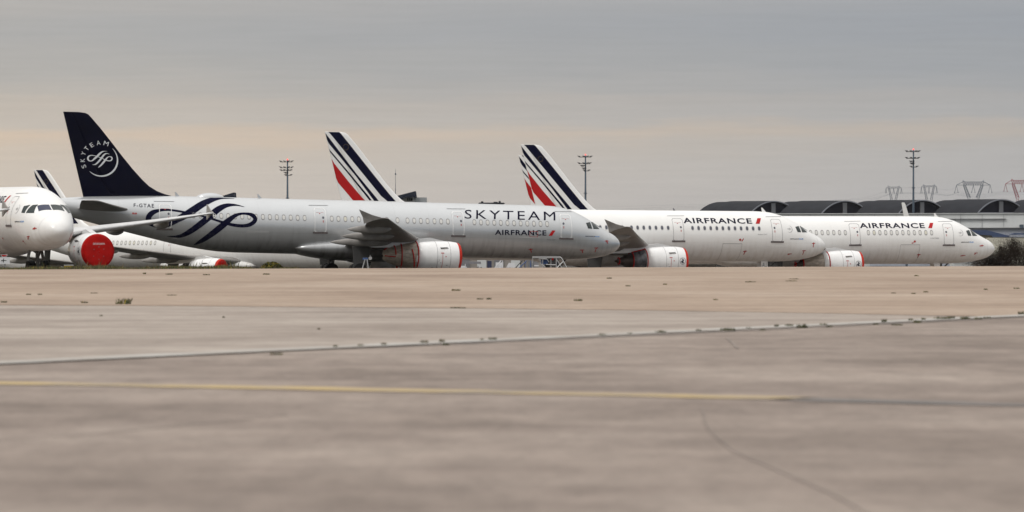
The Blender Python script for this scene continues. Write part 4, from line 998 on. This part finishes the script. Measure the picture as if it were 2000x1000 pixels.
# pylons --------------------------------------------------------------
def lattice(mb, a0, a1, b0, b1, n, r):
    """zig-zag truss between chord a0-a1 and chord b0-b1"""
    mb.tube(a0, a1, r, n=4); mb.tube(b0, b1, r, n=4)
    for k in range(n):
        p = a0.lerp(a1, k/n); q = b0.lerp(b1, (k+.5)/n); p2 = a0.lerp(a1, (k+1)/n); mb.tube(p, q, r*.7, n=4); mb.tube(q, p2, r*.7, n=4)
def pylon(px, Y, g, label, big, mat):
    """g: photo rows/cols relative to px: peak, beam top/bottom, half widths"""
    u = Y/F; root = empty('power_pylon', (at(px, 500, Y).x, Y, -4.2)); tag(root, label, 'pylon', 'lattice power pylons behind the vaulted halls')
    Z = lambda y: at(px, y, Y).z+4.2
    def pt(x, y, d=0): return Vector((x*u, d, Z(y)))
    bt, bb, hw_, pk, arm, lx, ly, ins = g
    r = .40*u if big else .26*u; dp = 1.0
    mb = MB()
    for d in (-dp, dp):
        lattice(mb, pt(-hw_, bt, d), pt(hw_, bt, d), pt(-hw_, bb, d), pt(hw_, bb, d), 9 if big else 5, r)
        for s in (-1, 1):
            mb.tube(pt(s*hw_, bt, d), pt(s*arm, bb, d), r, n=4); mb.tube(pt(s*hw_, bb, d), pt(s*arm, bb, d), r, n=4); mb.tube(pt(s*(hw_-1), bt, d), pt(s*(hw_-.3), pk, 0), r*1.3, n=4); mb.tube(pt(s*(hw_-3.5), bt, d), pt(s*(hw_-.5), pk, 0), r, n=4)
    mb.build('cross_beam', mat, root)
    for s in (-1, 1):
        mb = MB()
        for d in (-dp, dp): lattice(mb, pt(s*(hw_-1), bb, d), pt(s*lx, ly, d), pt(s*(hw_-(5 if big else 3.5)), bb, d), pt(s*(lx-(6 if big else 4)), ly, d), 7, r)
        lattice(mb, pt(s*lx, ly, -dp), pt(s*5, 440, -dp*1.5), pt(s*(lx-4), ly, -dp), pt(s*.5, 440, -dp*1.5), 4, r)
        mb.tube(pt(s*3, 440), pt(s*9, gy(Y), -2), r*1.5, n=4); mb.tube(pt(s*3, 440), pt(s*9, gy(Y), 2), r*1.5, n=4)
        mb.build('leg', mat, root)
    for x in (-arm, 0, arm):
        mb = MB()
        q = 3.4 if big else 1.4
        for s in (-1, 1):
            mb.tube(pt(x, bb), pt(x+s*q, ins), .42*u, n=5); mb.tube(pt(x+s*q, ins-1), pt(x+s*q, ins+.4), (1.0 if big else .6)*u, n=6)
        mb.build('insulator', mat, root)
pylon(1901, 2600, (355.2, 361.5, 20.5, 352, 33, 11.5, 386, 376), 'large blue-grey lattice pylon right of the right-hand light mast', True, B['lattice'])
pylon(1996, 2750, (352.2, 359, 20.5, 349.5, 32, 11.5, 386, 374), 'red lattice pylon cut by the right edge of the picture', True, B['latticeR'])
pylon(1814.5, 3900, (362.5, 365, 11.5, 360, 15, 6.5, 390, 377), 'small lattice pylon just right of the right-hand light mast', False, B['lattice'])
pylon(1745.5, 4300, (365, 367.5, 11.5, 362.5, 15, 6, 390, 377), 'small pale lattice pylon left of the right-hand light mast', False, B['lattice'])
def wire(pts, r_px, label):
    V = []; c = catmull([(x, y, Y) for x, y, Y in pts], 10); mb = MB(); Q = [at(*q) for q in c]
    for a_, b_ in zip(Q[:-1], Q[1:]): mb.tube(a_, b_, r_px*a_.y/F, n=4)
    o = mb.build('power_cable', B['lattice']); tag(o, label, 'power cable', 'power cables strung between the pylons')
for k, (yl, ym, yr) in enumerate(((410, 393.5, 376.5), (412, 396.5, 377.5), (405, 391, 366), (414, 399, 376))):
    wire([(1150, yl, 5200), (1500, ym+4, 4600), (1680, ym-4, 4400), (1745, yr+2, 4300), (1814, yr+1, 3900), (1850, yr+5, 3200), (1868, yr, 2600)], .10, 'sagging power cable running left from the pylons over the vaulted roofs')
for (y0, y1) in ((376, 374), (379, 376), (381, 379)):
    wire([(1868, y0, 2600), (1915, y0+4.5, 2650), (1963, y1, 2750), (2040, y1+3, 2800)], .14, 'sagging power cable between the two large pylons at right')
tt = MB(); q0 = [(1765.2, 423.5), (1776, 423.5), (1768.3, 398.5), (1766.3, 395.6), (1762, 395.2), (1761, 396.5)]
o = empty('tail_tip', at(1769, 560, 740)); tag(o, 'narrow pale fin tip sticking up behind the third airliner beside the light mast', 'fin')
V = [at(x, y, 740)-o.location for x, y in [(1766, 480), (1778, 480)]+q0[1:]+[q0[0]]]
V2 = [v+Vector((0, .25, 0)) for v in V]; n = len(V)
fixn(mesh('blade', V+V2, [tuple(range(n)), tuple(range(2*n-1, n-1, -1))]+[(i, (i+1) % n, n+(i+1) % n, n+i) for i in range(n)], M['white'], o))

mb = MB(); mb.tube((.1, .12, 0), (.1, .12, at(0, 480, 740).z-o.location.z), .12); mb.build('post', B['steel'], o)
# ------------------------------------------------------------------ ground equipment below the silver airliner
E_ = {}
E_['white'] = material('white van paint', (.65, .66, .68), .35, vary=.1, vscale=2)
E_['navy'] = material('navy van paint', (.02, .028, .07), .4)
E_['maroon'] = material('maroon box', (.09, .02, .03), .6)
E_['blue'] = material('blue steel', (.04, .09, .24), .5, vary=.3, vscale=3)
E_['grey'] = material('grey equipment', (.20, .20, .22), .6, vary=.2, vscale=2)
E_['dark'] = material('dark equipment', (.03, .032, .036), .6)
E_['bluelamp'] = material('bright blue cap', (.05, .25, .75), .4)
def gbase(px, Y): X = (px-1000)/F*Y; return Vector((X, Y, zg(X, Y)))
def W_(px, n=1): return n*px
EY = 655.0; U = EY/F            # metres per photo pixel out there
def eq(name, px, label, cat, grp=None, Y=EY):
    return tag(empty(name, gbase(px, Y)), label, cat, grp)
v = eq('service_van', 892, 'white and navy service van half hidden by the grey engine of the silver airliner', 'van')
mb = MB(); mb.prism([(-1.9, .35), (1.0, .35), (1.0, 1.2), (-1.9, 1.2)], 'y', -.9, .9); mb.build('body', E_['navy'], v)
mb = MB(); mb.prism([(-1.9, 1.2), (1.0, 1.2), (.92, 2.02), (.75, 2.12), (-1.75, 2.12), (-1.9, 1.95)], 'y', -.88, .88); mb.build('upper_body', E_['white'], v)
for x in (-1.2, .5):
    mb = MB(); mb.tube((x, -.93, .35), (x, .93, .35), .35, n=18); mb.build('wheel', M['tyre'], v)
mb = MB(); mb.box(.1, .8, -.905, -.885, 1.35, 1.85); mb.build('window', M['glass'], v)
v = eq('canopy_trailer', 924, 'grey roofed trailer with white legs right of the white and navy van', 'trailer')
mb = MB(); mb.prism([(-.8, 2.3), (.75, 2.3), (.7, 2.5), (-.7, 2.5)], 'y', -1, 1); mb.build('roof', E_['grey'], v)
mb = MB(); mb.box(-.6, .5, -.7, .7, .7, 1.9); mb.build('crate', E_['dark'], v)
for x in (-.72, .62):
    for y in (-.9, .9):
        mb = MB(); mb.box(x-.04, x+.04, y-.04, y+.04, .1, 2.3); mb.build('post', E_['white'], v)
mb = MB(); mb.box(-.75, .7, -.95, .95, .45, .6); mb.build('deck', E_['grey'], v)
v = eq('tool_cart', 939, 'small dark cart with upright handles between the canopy trailer and the maroon box', 'cart')
mb = MB(); mb.box(-.35, .35, -.4, .4, .4, 1.3); mb.build('box', E_['dark'], v)
mb = MB(); mb.tube((-.3, -.4, 1.3), (-.3, -.4, 2.0), .04); mb.tube((.1, -.4, 1.3), (.1, -.4, 1.95), .04); mb.tube((-.3, -.4, 2.0), (.1, -.4, 1.95), .04); mb.tube((.3, 0, 1.2), (.3, 0, 1.75), .12); mb.build('handle', E_['grey'], v)
v = eq('box_trailer', 956, 'tall maroon and navy box trailer under the silver airliner', 'trailer')
mb = MB(); mb.box(-.2, .2, -.8, .8, .5, 2.55); mb.build('body', E_['navy'], v); mb = MB(); mb.box(.0, .22, -.84, -.8, .5, 1.4); mb.box(-.18, .22, -.82, -.801, .5, .9); mb.build('panel', E_['maroon'], v)
mb = MB(); mb.tube((-.1, -.85, .25), (-.1, .85, .25), .25, n=14); mb.build('wheel', M['tyre'], v)
def stairs(px, label, mat, rail, rise, run, flip, grp='mobile steps under the silver airliner', Y=EY, wd_=.9):
    v = eq('mobile_steps', px, label, 'steps', grp, Y); f = -1 if flip else 1
    mb = MB()
    for y in (-wd_, wd_): mb.prism([(-run/2*f, .3), (-run/2*f+.25*f, .3), (run/2*f, rise), (run/2*f-.25*f, rise)], 'y', y-.05, y+.05)
    mb.build('stringer', mat, v)
    mb = MB(); n = int(rise/.2)
    for k in range(n): t = k/n; mb.box(-run/2*f+run*f*t-.13, -run/2*f+run*f*t+.13, -wd_+.06, wd_-.06, .3+(rise-.3)*t+.02, .3+(rise-.3)*t+.06)
    mb.build('treads', E_['grey'], v)
    for y in (-wd_, wd_):
        mb = MB(); mb.tube((-run/2*f, y, 1.25), (run/2*f, y, rise+.95), .04); 
        for k in range(5): t = k/4; mb.tube((-run/2*f+run*f*t, y, .35+(rise-.3)*t), (-run/2*f+run*f*t, y, 1.25+(rise-.3)*t), .03)
        mb.build('handrail', rail, v)
    mb = MB(); mb.box(-run/2, run/2, -wd_*.8, wd_*.8, .25, .4); mb.tube((run/2*f-.1*f, -wd_*.7, .4), (run/2*f-.1*f, -wd_*.7, rise), .05); mb.tube((run/2*f-.1*f, wd_*.7, .4), (run/2*f-.1*f, wd_*.7, rise), .05); mb.build('chassis', mat, v)
    for x in (-run/2*.8, run/2*.8):
        mb = MB(); mb.tube((x, -wd_*.9, .22), (x, wd_*.9, .22), .22, n=14); mb.build('wheel', M['tyre'], v)
stairs(968, 'white mobile steps leaning right beside the maroon box trailer', E_['white'], E_['white'], 1.8, 1.3, False)
stairs(1018, 'blue mobile steps with blue handrails under the silver airliner', E_['blue'], E_['blue'], 1.9, 1.7, False)
stairs(1009, 'grey mobile steps with dark handrails just left of the blue steps', E_['grey'], E_['dark'], 1.9, 1.5, False, Y=EY+8)
for px, c2_, lab in ((975.5, 'white', 'white square panel cart behind the white mobile steps'), (998, 'white', 'low white trolley with an angled lid left of the blue steps')):
    v = eq('panel_trolley', px, lab, 'trolley'); mb = MB(); mb.box(-.35, .35, -.1, .1, 1.75, 2.4) if px < 980 else mb.prism([(-.45, 1.9), (.4, 1.9), (.35, 2.3), (-.2, 2.35)], 'y', -.4, .4); mb.build('panel', E_[c2_], v)
    mb = MB(); mb.box(-.5, .5, -.5, .5, .5, 1.2); mb.build('body', E_['dark'], v); mb = MB(); mb.tube((-.3, 0, 1.2), (-.3, 0, 1.9), .04); mb.tube((.3, 0, 1.2), (.3, 0, 1.9), .04); mb.build('posts', E_['grey'], v)
v = eq('baggage_cart', 989, 'low maroon and navy baggage cart left of the blue steps', 'cart'); mb = MB(); mb.box(-.55, .45, -.6, .6, .6, 1.7); mb.build('bin', E_['maroon'], v); mb = MB(); mb.prism([(-.62, 1.7), (.5, 1.7), (.45, 1.82), (-.5, 1.82)], 'y', -.65, .65); mb.build('cover', E_['navy'], v)
for x in (-.4, .3): 
    mb = MB(); mb.tube((x, -.6, .25), (x, .6, .25), .25, n=14); mb.build('wheel', M['tyre'], v)
v = eq('power_unit', 1047.5, 'pale upright ground unit with cables at the left end of the scaffold platform', 'ground unit')
mb = MB(); mb.box(-.18, .2, -.3, .3, .3, 2.35); mb.build('body', E_['grey'], v); mb = MB()
for k in range(5): mb.box(-.2, .22, -.33, -.301, .6+k*.35, .72+k*.35)
mb.build('vents', E_['white'], v); mb = MB(); mb.tube((-.35, -.35, .3), (-.35, -.35, 2.5), .035); mb.tube((-.5, -.35, .3), (-.5, -.35, 2.3), .035); mb.build('cable', E_['blue'], v)
v = eq('blue_cap_post', 1040, 'short post with a bright blue cap below the scaffold platform', 'post'); mb = MB(); mb.tube((0, 0, 0), (0, 0, 1.55), .05); mb.build('post', E_['grey'], v); mb = MB(); mb.tube((0, 0, 1.55), (0, 0, 1.8), .13, .08); mb.build('cap', E_['bluelamp'], v)
# scaffold platform near the nose
Yp = 528.; Up = Yp/F; v = tag(empty('scaffold_platform', gbase(1072, Yp)), 'aluminium scaffold work platform with sloping stair rails below the nose of the silver airliner', 'work platform')
zt = at(1072, 501, Yp).z-v.location.z; X = lambda px: (px-1072)*Up; Zp = lambda py: at(1072, py, Yp).z-v.location.z
mb = MB(); mb.box(X(1040), X(1094), -.55, .55, zt-.12, zt+.02); mb.build('deck', M['alu'], v)
mb = MB()
for y in (-.5, .5):
    mb.tube((X(1054), y, Zp(505)), (X(1068), y, Zp(506)), .035); mb.tube((X(1068), y, Zp(506)), (X(1072), y, Zp(512)), .03); mb.tube((X(1053), y, Zp(504)), (X(1056), y, Zp(515)), .035); mb.tube((X(1056), y, Zp(515)), (X(1065), y, Zp(522)), .035)
    mb.tube((X(1066), y, Zp(516.5)), (X(1087), y, Zp(517.5)), .035); mb.tube((X(1076), y, Zp(506)), (X(1076), y, Zp(524)), .03); mb.tube((X(1086.5), y, Zp(501)), (X(1086.5), y, 0), .045)
    mb.tube((X(1086), y, Zp(505)), (X(1098), y, Zp(524)), .035); mb.tube((X(1100), y, Zp(511)), (X(1088), y, Zp(523)), .045); mb.tube((X(1040), y, Zp(501)), (X(1040), y, 0), .03); mb.tube((X(1060), y, Zp(501)), (X(1060), y, 0), .03)
mb.build('frame', M['alu'], v)
for y in (-.5, .5):
    mb = MB(); mb.tube((X(1092), y, Zp(501)), (X(1097), y, Zp(505)), .05); mb.tube((X(1097), y, Zp(505)), (X(1106), y, Zp(522)), .05); mb.tube((X(1106), y, Zp(522)), (X(1107), y, 0.1), .05); mb.build('handrail', M['alu'], v)
mb = MB(); mb.box(X(1078), X(1080.5), -.6, -.56, Zp(508), Zp(504)); mb.build('red_tag', M['cover'], v)
mb = MB(); mb.box(X(1057), X(1070), -.3, .3, Zp(516), Zp(507)); mb.build('tool_bin', E_['blue'], v)
# step ladder under the wing
Yl = 500.; v = tag(empty('step_ladder', gbase(714, Yl)), 'aluminium step ladder with a small blue tray under the wing of the silver airliner', 'ladder'); Ul = Yl/F
Zl = lambda py: at(714, py, Yl).z-v.location.z
mb = MB()
for y in (-.3, .3): mb.tube((-.02, y, Zl(506)), (-.45, y*1.2, 0), .035); mb.tube((.1, y, Zl(506)), (.28, y*1.2, 0), .035)
for k in range(5): z = .25+k*.28; mb.tube((.25-k*.03, -.33, z), (.25-k*.03, .33, z), .03)
mb.build('frame', M['alu'], v); mb = MB(); mb.box(-.2, .16, -.3, .3, Zl(507.5), Zl(503.5)); mb.build('tray', E_['blue'], v)
mb = MB(); mb.tube((.33, -.3, Zl(506)), (.33, -.3, Zl(498)), .02); mb.tube((.33, -.3, Zl(504.5)), (.34, -.2, Zl(504.5)), .12, n=12); mb.build('lamp', M['alu'], v)
# red chock and white bag beneath the wrapped engine
v = tag(empty('engine_chock', gbase(779, 533)), 'red block under the wrapped exhaust of the silver airliner', 'block'); mb = MB(); h_ = at(779, 518, 533).z-v.location.z; mb.prism([(-.28, 0), (.28, 0), (.22, h_), (-.22, h_)], 'y', -.2, .2); mb.build('block', M['cover'], v)
mb = MB(); mb.box(-.05, .05, -.21, -.2, h_*.5, h_*.9); mb.build('strap', E_['white'], v)

# sign at the left edge ------------------------------------------------
Ys = 345.; so_ = empty('taxiway_sign', gbase(9.5, Ys)); tag(so_, 'white sign with a black aircraft symbol, red trapezoid above, at the left edge', 'sign')
Zs = lambda py: at(9.5, py, Ys).z-so_.location.z; Xs = lambda px: (px-9.5)*Ys/F
mb = MB(); mb.box(Xs(-3), Xs(19), 0, .03, Zs(515.5), Zs(502.3)); mb.build('plate', E_['white'], so_)
V = [(Xs(x), -.006, Zs(y)) for x, y in ((2, 508.3), (5, 508.3), (7.2, 504.3), (7.9, 504.3), (7.3, 508.1), (12.2, 508.3), (13.3, 508.9), (12.2, 509.4), (7.3, 509.6), (7.6, 513), (6.9, 513), (5, 509.5), (3, 509.4), (2.2, 510.6), (1.6, 510.6), (2.2, 508.9))]
mesh('aircraft_symbol', V, [tuple(range(len(V)))], M['black'], so_)
mb = MB(); mb.prism([(Xs(1), Zs(497.3)), (Xs(15.2), Zs(497.3)), (Xs(12), Zs(502)), (Xs(4), Zs(502))], 'y', .04, .06); mb.build('trapezoid_border', E_['white'], so_)
mb = MB(); mb.prism([(Xs(2.3), Zs(498)), (Xs(13.8), Zs(498)), (Xs(11.2), Zs(501.3)), (Xs(4.9), Zs(501.3))], 'y', .03, .039); mb.build('red_trapezoid', M['cover'], so_)
mb = MB(); mb.tube((0, .05, 0), (0, .05, Zs(500)), .03); mb.build('post', E_['grey'], so_)
v = tag(empty('marker_box', gbase(134, 352)), 'yellow marker box in the grass left of the big red engine cover', 'marker'); mb = MB(); w_ = 9*352/F
z1_ = at(134, 518.3, 352).z-v.location.z; mb.prism([(-w_, .0), (w_, .0), (w_*.96, z1_), (-w_*.96, z1_)], 'y', -.15, .15); mb.build('box', material('mustard paint', (.30, .22, .015), .6, vary=.3, vscale=6), v)
mb = MB(); mb.box(-w_*1.02, w_*1.02, -.17, .17, z1_, z1_+.025); mb.build('lid', E_['white'], v)

# ------------------------------------------------------------------ plants
LF = [material('grass green', (.075, .085, .022), .8), material('dry grass', (.16, .12, .045), .8), material('dark weed', (.035, .045, .015), .8), material('rust brown stalk', (.10, .05, .03), .8), material('yellow flower', (.35, .26, .02), .8)]
def blades(mb, c, n, rad, h0, h1, rr, wts, w0=.012, lean=.35, flat=1.0):
    for _ in range(n):
        a_ = rr.random()*6.283; d = rad*math.sqrt(rr.random()); x, y = c[0]+d*math.cos(a_), c[1]+d*math.sin(a_)*flat; h = rr.uniform(h0, h1); t = rr.random()*6.283
        lx, ly = lean*h*math.cos(t), lean*h*math.sin(t); w_ = w0*rr.uniform(.7, 1.6); b = rr.random()*6.283; bx, by = w_*math.cos(b), w_*math.sin(b)
        mb.cur = rr.choices(range(len(wts)), wts)[0]
        mb.add([(x-bx, y-by, c[2]), (x+bx, y+by, c[2]), (x+bx*.6+lx*.45, y+by*.6+ly*.45, c[2]+h*.6), (x+lx, y+ly, c[2]+h)], [(0, 1, 2), (0, 2, 3)])
rr = random.Random(4)
mb = MB()
for k in range(5200):
    px = rr.uniform(-60, 600) if rr.random() < .93 else rr.uniform(600, 1540)
    dense = .55+.45*math.sin(px*.045)*math.sin(px*.013+1)
    X0 = (px-1000)/F*322; Y = crestY(X0)+rr.uniform(.8, 9); z = zg(X0, Y); h = (.10+.13*dense)*(1 if px < 520 else .55)
    if px > 620: h *= .55
    if rr.random() < .02 and px < 560: h *= 2
    blades(mb, (X0, Y, z-.02), 2, .25, h*.6, h*1.25, rr, (4, 3.5, 2.5, .8, .25), .014)
g = mb.build('grass_verge', LF); g['kind'] = 'stuff'; tag(g, 'ragged strip of green and dry grass along the far edge of the apron', 'grass')
# yellow flowering shrub
def shrub(px, Y, wpx, toppx, label, n, wts, leaf=.05, name='flowering_shrub', mats=LF):
    rr = random.Random(int(px)); root = tag(empty(name, gbase(px, Y)), label, 'shrub'); b = root.location; hw_ = wpx*Y/F/2; h = at(px, toppx, Y).z-b.z
    mb = MB()
    for _ in range(26):
        a_ = rr.random()*6.283; q = rr.random(); mb.tube((0, 0, 0), (hw_*q*.9*math.cos(a_), .5*hw_*q*math.sin(a_), h*(1-.5*q)), .02*h, .006*h, 4)
    mb.build('stems', M['sill'], root)
    mb = MB()
    for _ in range(n):
        a_ = rr.random()*6.283; q = math.sqrt(rr.random()); z = rr.random(); cap = math.sqrt(max(0, 1-z*z*.92)); bump_ = 1+.22*math.sin(5*a_)*math.sin(7*z)
        p = Vector((hw_*q*cap*math.cos(a_)*bump_, .6*hw_*q*cap*math.sin(a_), h*z*(1+.12*math.sin(9*a_)))); L_ = leaf*rr.uniform(.5, 1.5); n_ = Vector((rr.gauss(0, 1), rr.gauss(0, 1), rr.gauss(0, 1))).normalized(); t1 = n_.orthogonal().normalized()*L_; t2 = n_.cross(t1).normalized()*L_*.6
        mb.cur = rr.choices(range(len(wts)), wts)[0] if z < .55 or len(wts) < 5 else rr.choices(range(5), (wts[0], wts[1], wts[2], wts[3], wts[4]*2.5))[0]
        mb.add([p-t1, p+t2, p+t1, p-t2], [(0, 1, 2, 3)])
    mb.build('foliage', mats, root); return root
shrub(531, 322, 44, 513.5, 'low yellow flowering shrub on the apron edge under the silver airliner', 2600, (3, 1.5, 3, .3, .9), .045)
# brown bare bush at right
BM = [material('brown twig', (.024, .017, .013), .95, spec=.05), material('dark twig', (.009, .007, .006), .95, spec=.05), material('pale twig', (.09, .07, .055), .95, spec=.05)]
def bush(px, Y, label, hw_, h, n, seed):
    rr = random.Random(seed); root = tag(empty('bare_bush', gbase(px, Y)), label, 'bush', 'bare brown bushes at the right edge'); mb = MB(); tips = []
    def grow(p, d, L_, r, lev):
        q = p+d*L_; mb.cur = 0 if lev < 3 else rr.choice((0, 1, 2)); mb.tube(p, q, r, r*.65, 4); tips.append(q)
        if lev >= 4: return
        for _ in range(3 if lev < 3 else 3):
            nd_ = (d+Vector((rr.gauss(0, .55), rr.gauss(0, .4), rr.gauss(.05, .35)))).normalized(); grow(q, nd_, L_*rr.uniform(.6, .85), r*.6, lev+1)
    for _ in range(n):
        a_ = rr.random()*6.283; grow(Vector((hw_*rr.uniform(-.6, .6), rr.uniform(-.6, .6), 0)), Vector((.55*math.cos(a_), .4*math.sin(a_), 1)).normalized(), h*.30, .035, 0)
    mb.build('branches', BM, root); lf = MB()
    for q in tips:
        for _ in range(5):
            p = q+Vector((rr.gauss(0, .16), rr.gauss(0, .16), rr.gauss(0, .16)))
            if p.z < 0: continue
            n_ = Vector((rr.gauss(0, 1), rr.gauss(0, 1), rr.gauss(0, 1))).normalized(); t1 = n_.orthogonal().normalized()*rr.uniform(.012, .04); t2 = n_.cross(t1)*.7
            lf.cur = rr.choices((0, 1, 2), (5, 5, 1))[0]; lf.add([p-t1, p+t2, p+t1, p-t2], [(0, 1, 2, 3)])
    for _ in range(int(9500*hw_)):
        a_ = rr.random()*6.283; q = math.sqrt(rr.random()); z = rr.random()**1.1; cap = math.sqrt(max(0, 1-(z)**2))
        p = Vector((hw_*1.02*q*cap*math.cos(a_), .8*q*cap*math.sin(a_), h*.74*z*(1+.15*math.sin(6*a_)))); n_ = Vector((rr.gauss(0, 1), rr.gauss(0, 1), rr.gauss(0, 1))).normalized(); t1 = n_.orthogonal().normalized()*rr.uniform(.014, .048); t2 = n_.cross(t1)*.7
        lf.cur = rr.choices((0, 1, 2), (5, 6, .7))[0]; lf.add([p-t1, p+t2, p+t1, p-t2], [(0, 1, 2, 3)])
    lf.build('foliage', BM, root)
bush(1980, 640, 'large bare brown bush beside the nose of the right airliner', 1.9, 4.7, 10, 2)
bush(2030, 650, 'tall bare brown bush cut by the right edge of the picture', 2.0, 5.2, 10, 5)
bush(1936, 640, 'low bare brown bush beneath the nose of the right airliner', 1.2, 3.0, 7, 8)
bush(1955, 648, 'middle bare brown bush between the low bush and the large one', 1.3, 4.0, 8, 9)

# weeds on the apron ----------------------------------------------------
def weed(px, py, wpx, hpx, label, grp, seed, wts=(3, 1.2, 3, .5, .1)):
    p = gp(px, py); u = p.y/F; rr = random.Random(seed); o = MB(); blades(o, (0, 0, 0), int(30+wpx*3), wpx*u/2, hpx*u*.4, hpx*u*1.1, rr, wts, max(.006, .5*u), .5, 1.8)
    ob = o.build('weed_tuft', LF); ob.location = (p.x, p.y, .012); tag(ob, label, 'weed', grp)
weed(241, 595, 30, 13, 'largest green grass tuft at left on the edge of the tan concrete', None, 1)
T_ = 'weeds in cracks of the tan concrete'
for k, (x, y, w_, h_) in enumerate(((891, 569, 18, 4.5), (1129, 589, 18, 4.5), (937, 586, 14, 3), (955, 586, 10, 4), (56, 577, 10, 3), (78, 577, 9, 3), (165, 593, 14, 4), (8, 592, 12, 3.5), (184, 574, 14, 2), (335, 578, 20, 2), (282, 536, 6, 4), (330, 537, 14, 3), (520, 537, 14, 3), (403, 538, 14, 2.5), (1299, 557, 8, 3), (1465, 552, 22, 2.5), (1190, 545, 10, 3), (1226, 560, 12, 3), (1398, 587, 10, 2.5), (1808, 572, 9, 3), (1925, 567, 8, 3), (1985, 565, 12, 3), (1545, 550, 24, 2), (1745, 574, 10, 2), (1784, 575, 8, 2.5), (895, 603, 30, 2.5), (197, 619, 5, 3), (437, 622, 5, 3), (623, 645, 6, 3), (1790, 540, 10, 2.5), (1550, 546, 20, 2))):
    weed(x, y, w_, h_, 'small dark weed tuft growing from a joint in the tan concrete', T_, 40+k)
rr = random.Random(12); T2 = 'weeds along the pale drain strip'
def wly(px): 
    lo, hi = 0., 200.
    for _ in range(40):
        m_ = (lo+hi)/2; q = wl(m_); x = 1000+F*q.x/q.y
        if x < px: lo = m_
        else: hi = m_
    q = wl(lo); return YH+F*H/q.y
for k, (px, w_, h_, dy) in enumerate(((655, 9, 5, 0), (704, 12, 4, 0), (750, 10, 5, 0), (829, 16, 6, 0), (863, 11, 7, 0), (871, 14, 5, 6), (941, 7, 4, 0), (962, 15, 6, 0), (540, 26, 4, 9), (1176, 16, 4, 1), (1230, 9, 3, 1), (1290, 22, 5, 1), (1364, 10, 4, 1), (1422, 30, 6, 3), (1462, 12, 3, 1), (1517, 9, 5, 0), (1542, 16, 5, 0), (1566, 22, 8, 4), (1608, 15, 4, 1), (1727, 9, 8, 1), (1752, 22, 3, 8), (1779, 9, 5, 0), (1791, 16, 6, 5), (1803, 8, 5, 0), (1840, 34, 6, 0), (1858, 14, 6, 0), (1886, 20, 6, 2), (1910, 18, 4, 3), (1928, 16, 3, 2), (1995, 14, 7, -2), (1490, 12, 3, 6), (1620, 12, 3, 5), (1711, 12, 3, 5))):
    y = wly(px)+dy
    weed(px, y, w_, h_, 'small weed clump growing along the pale drain strip' if k not in (13, 17, 24) else {13: 'long weed clump on the drain strip below the second airliner engine', 17: 'greenest weed clump on the drain strip below the second airliner nose', 24: 'longest dark weed clump on the drain strip below the third airliner'}[k], T2 if k not in (13, 17, 24) else None, 90+k, (2, .8, 4, .6, 0))

# ------------------------------------------------------------------ air
mb = MB(); mb.box(-2500, 2500, -60, 5600, -5.3, 75); hz = mb.build('haze', [])
hm = bpy.data.materials.new('haze'); hm.use_nodes = True; t = hm.node_tree
for n in list(t.nodes):
    if n.type == 'BSDF_PRINCIPLED': t.nodes.remove(n)
pv = t.nodes.new('ShaderNodeVolumePrincipled'); pv.inputs['Color'].default_value = (.95, .95, .97, 1); pv.inputs['Density'].default_value = .000014; pv.inputs['Anisotropy'].default_value = 0
t.links.new(pv.outputs[0], [n for n in t.nodes if n.type == 'OUTPUT_MATERIAL'][0].inputs['Volume'])
hz.data.materials.clear(); hz.data.materials.append(hm); hz['kind'] = 'stuff'
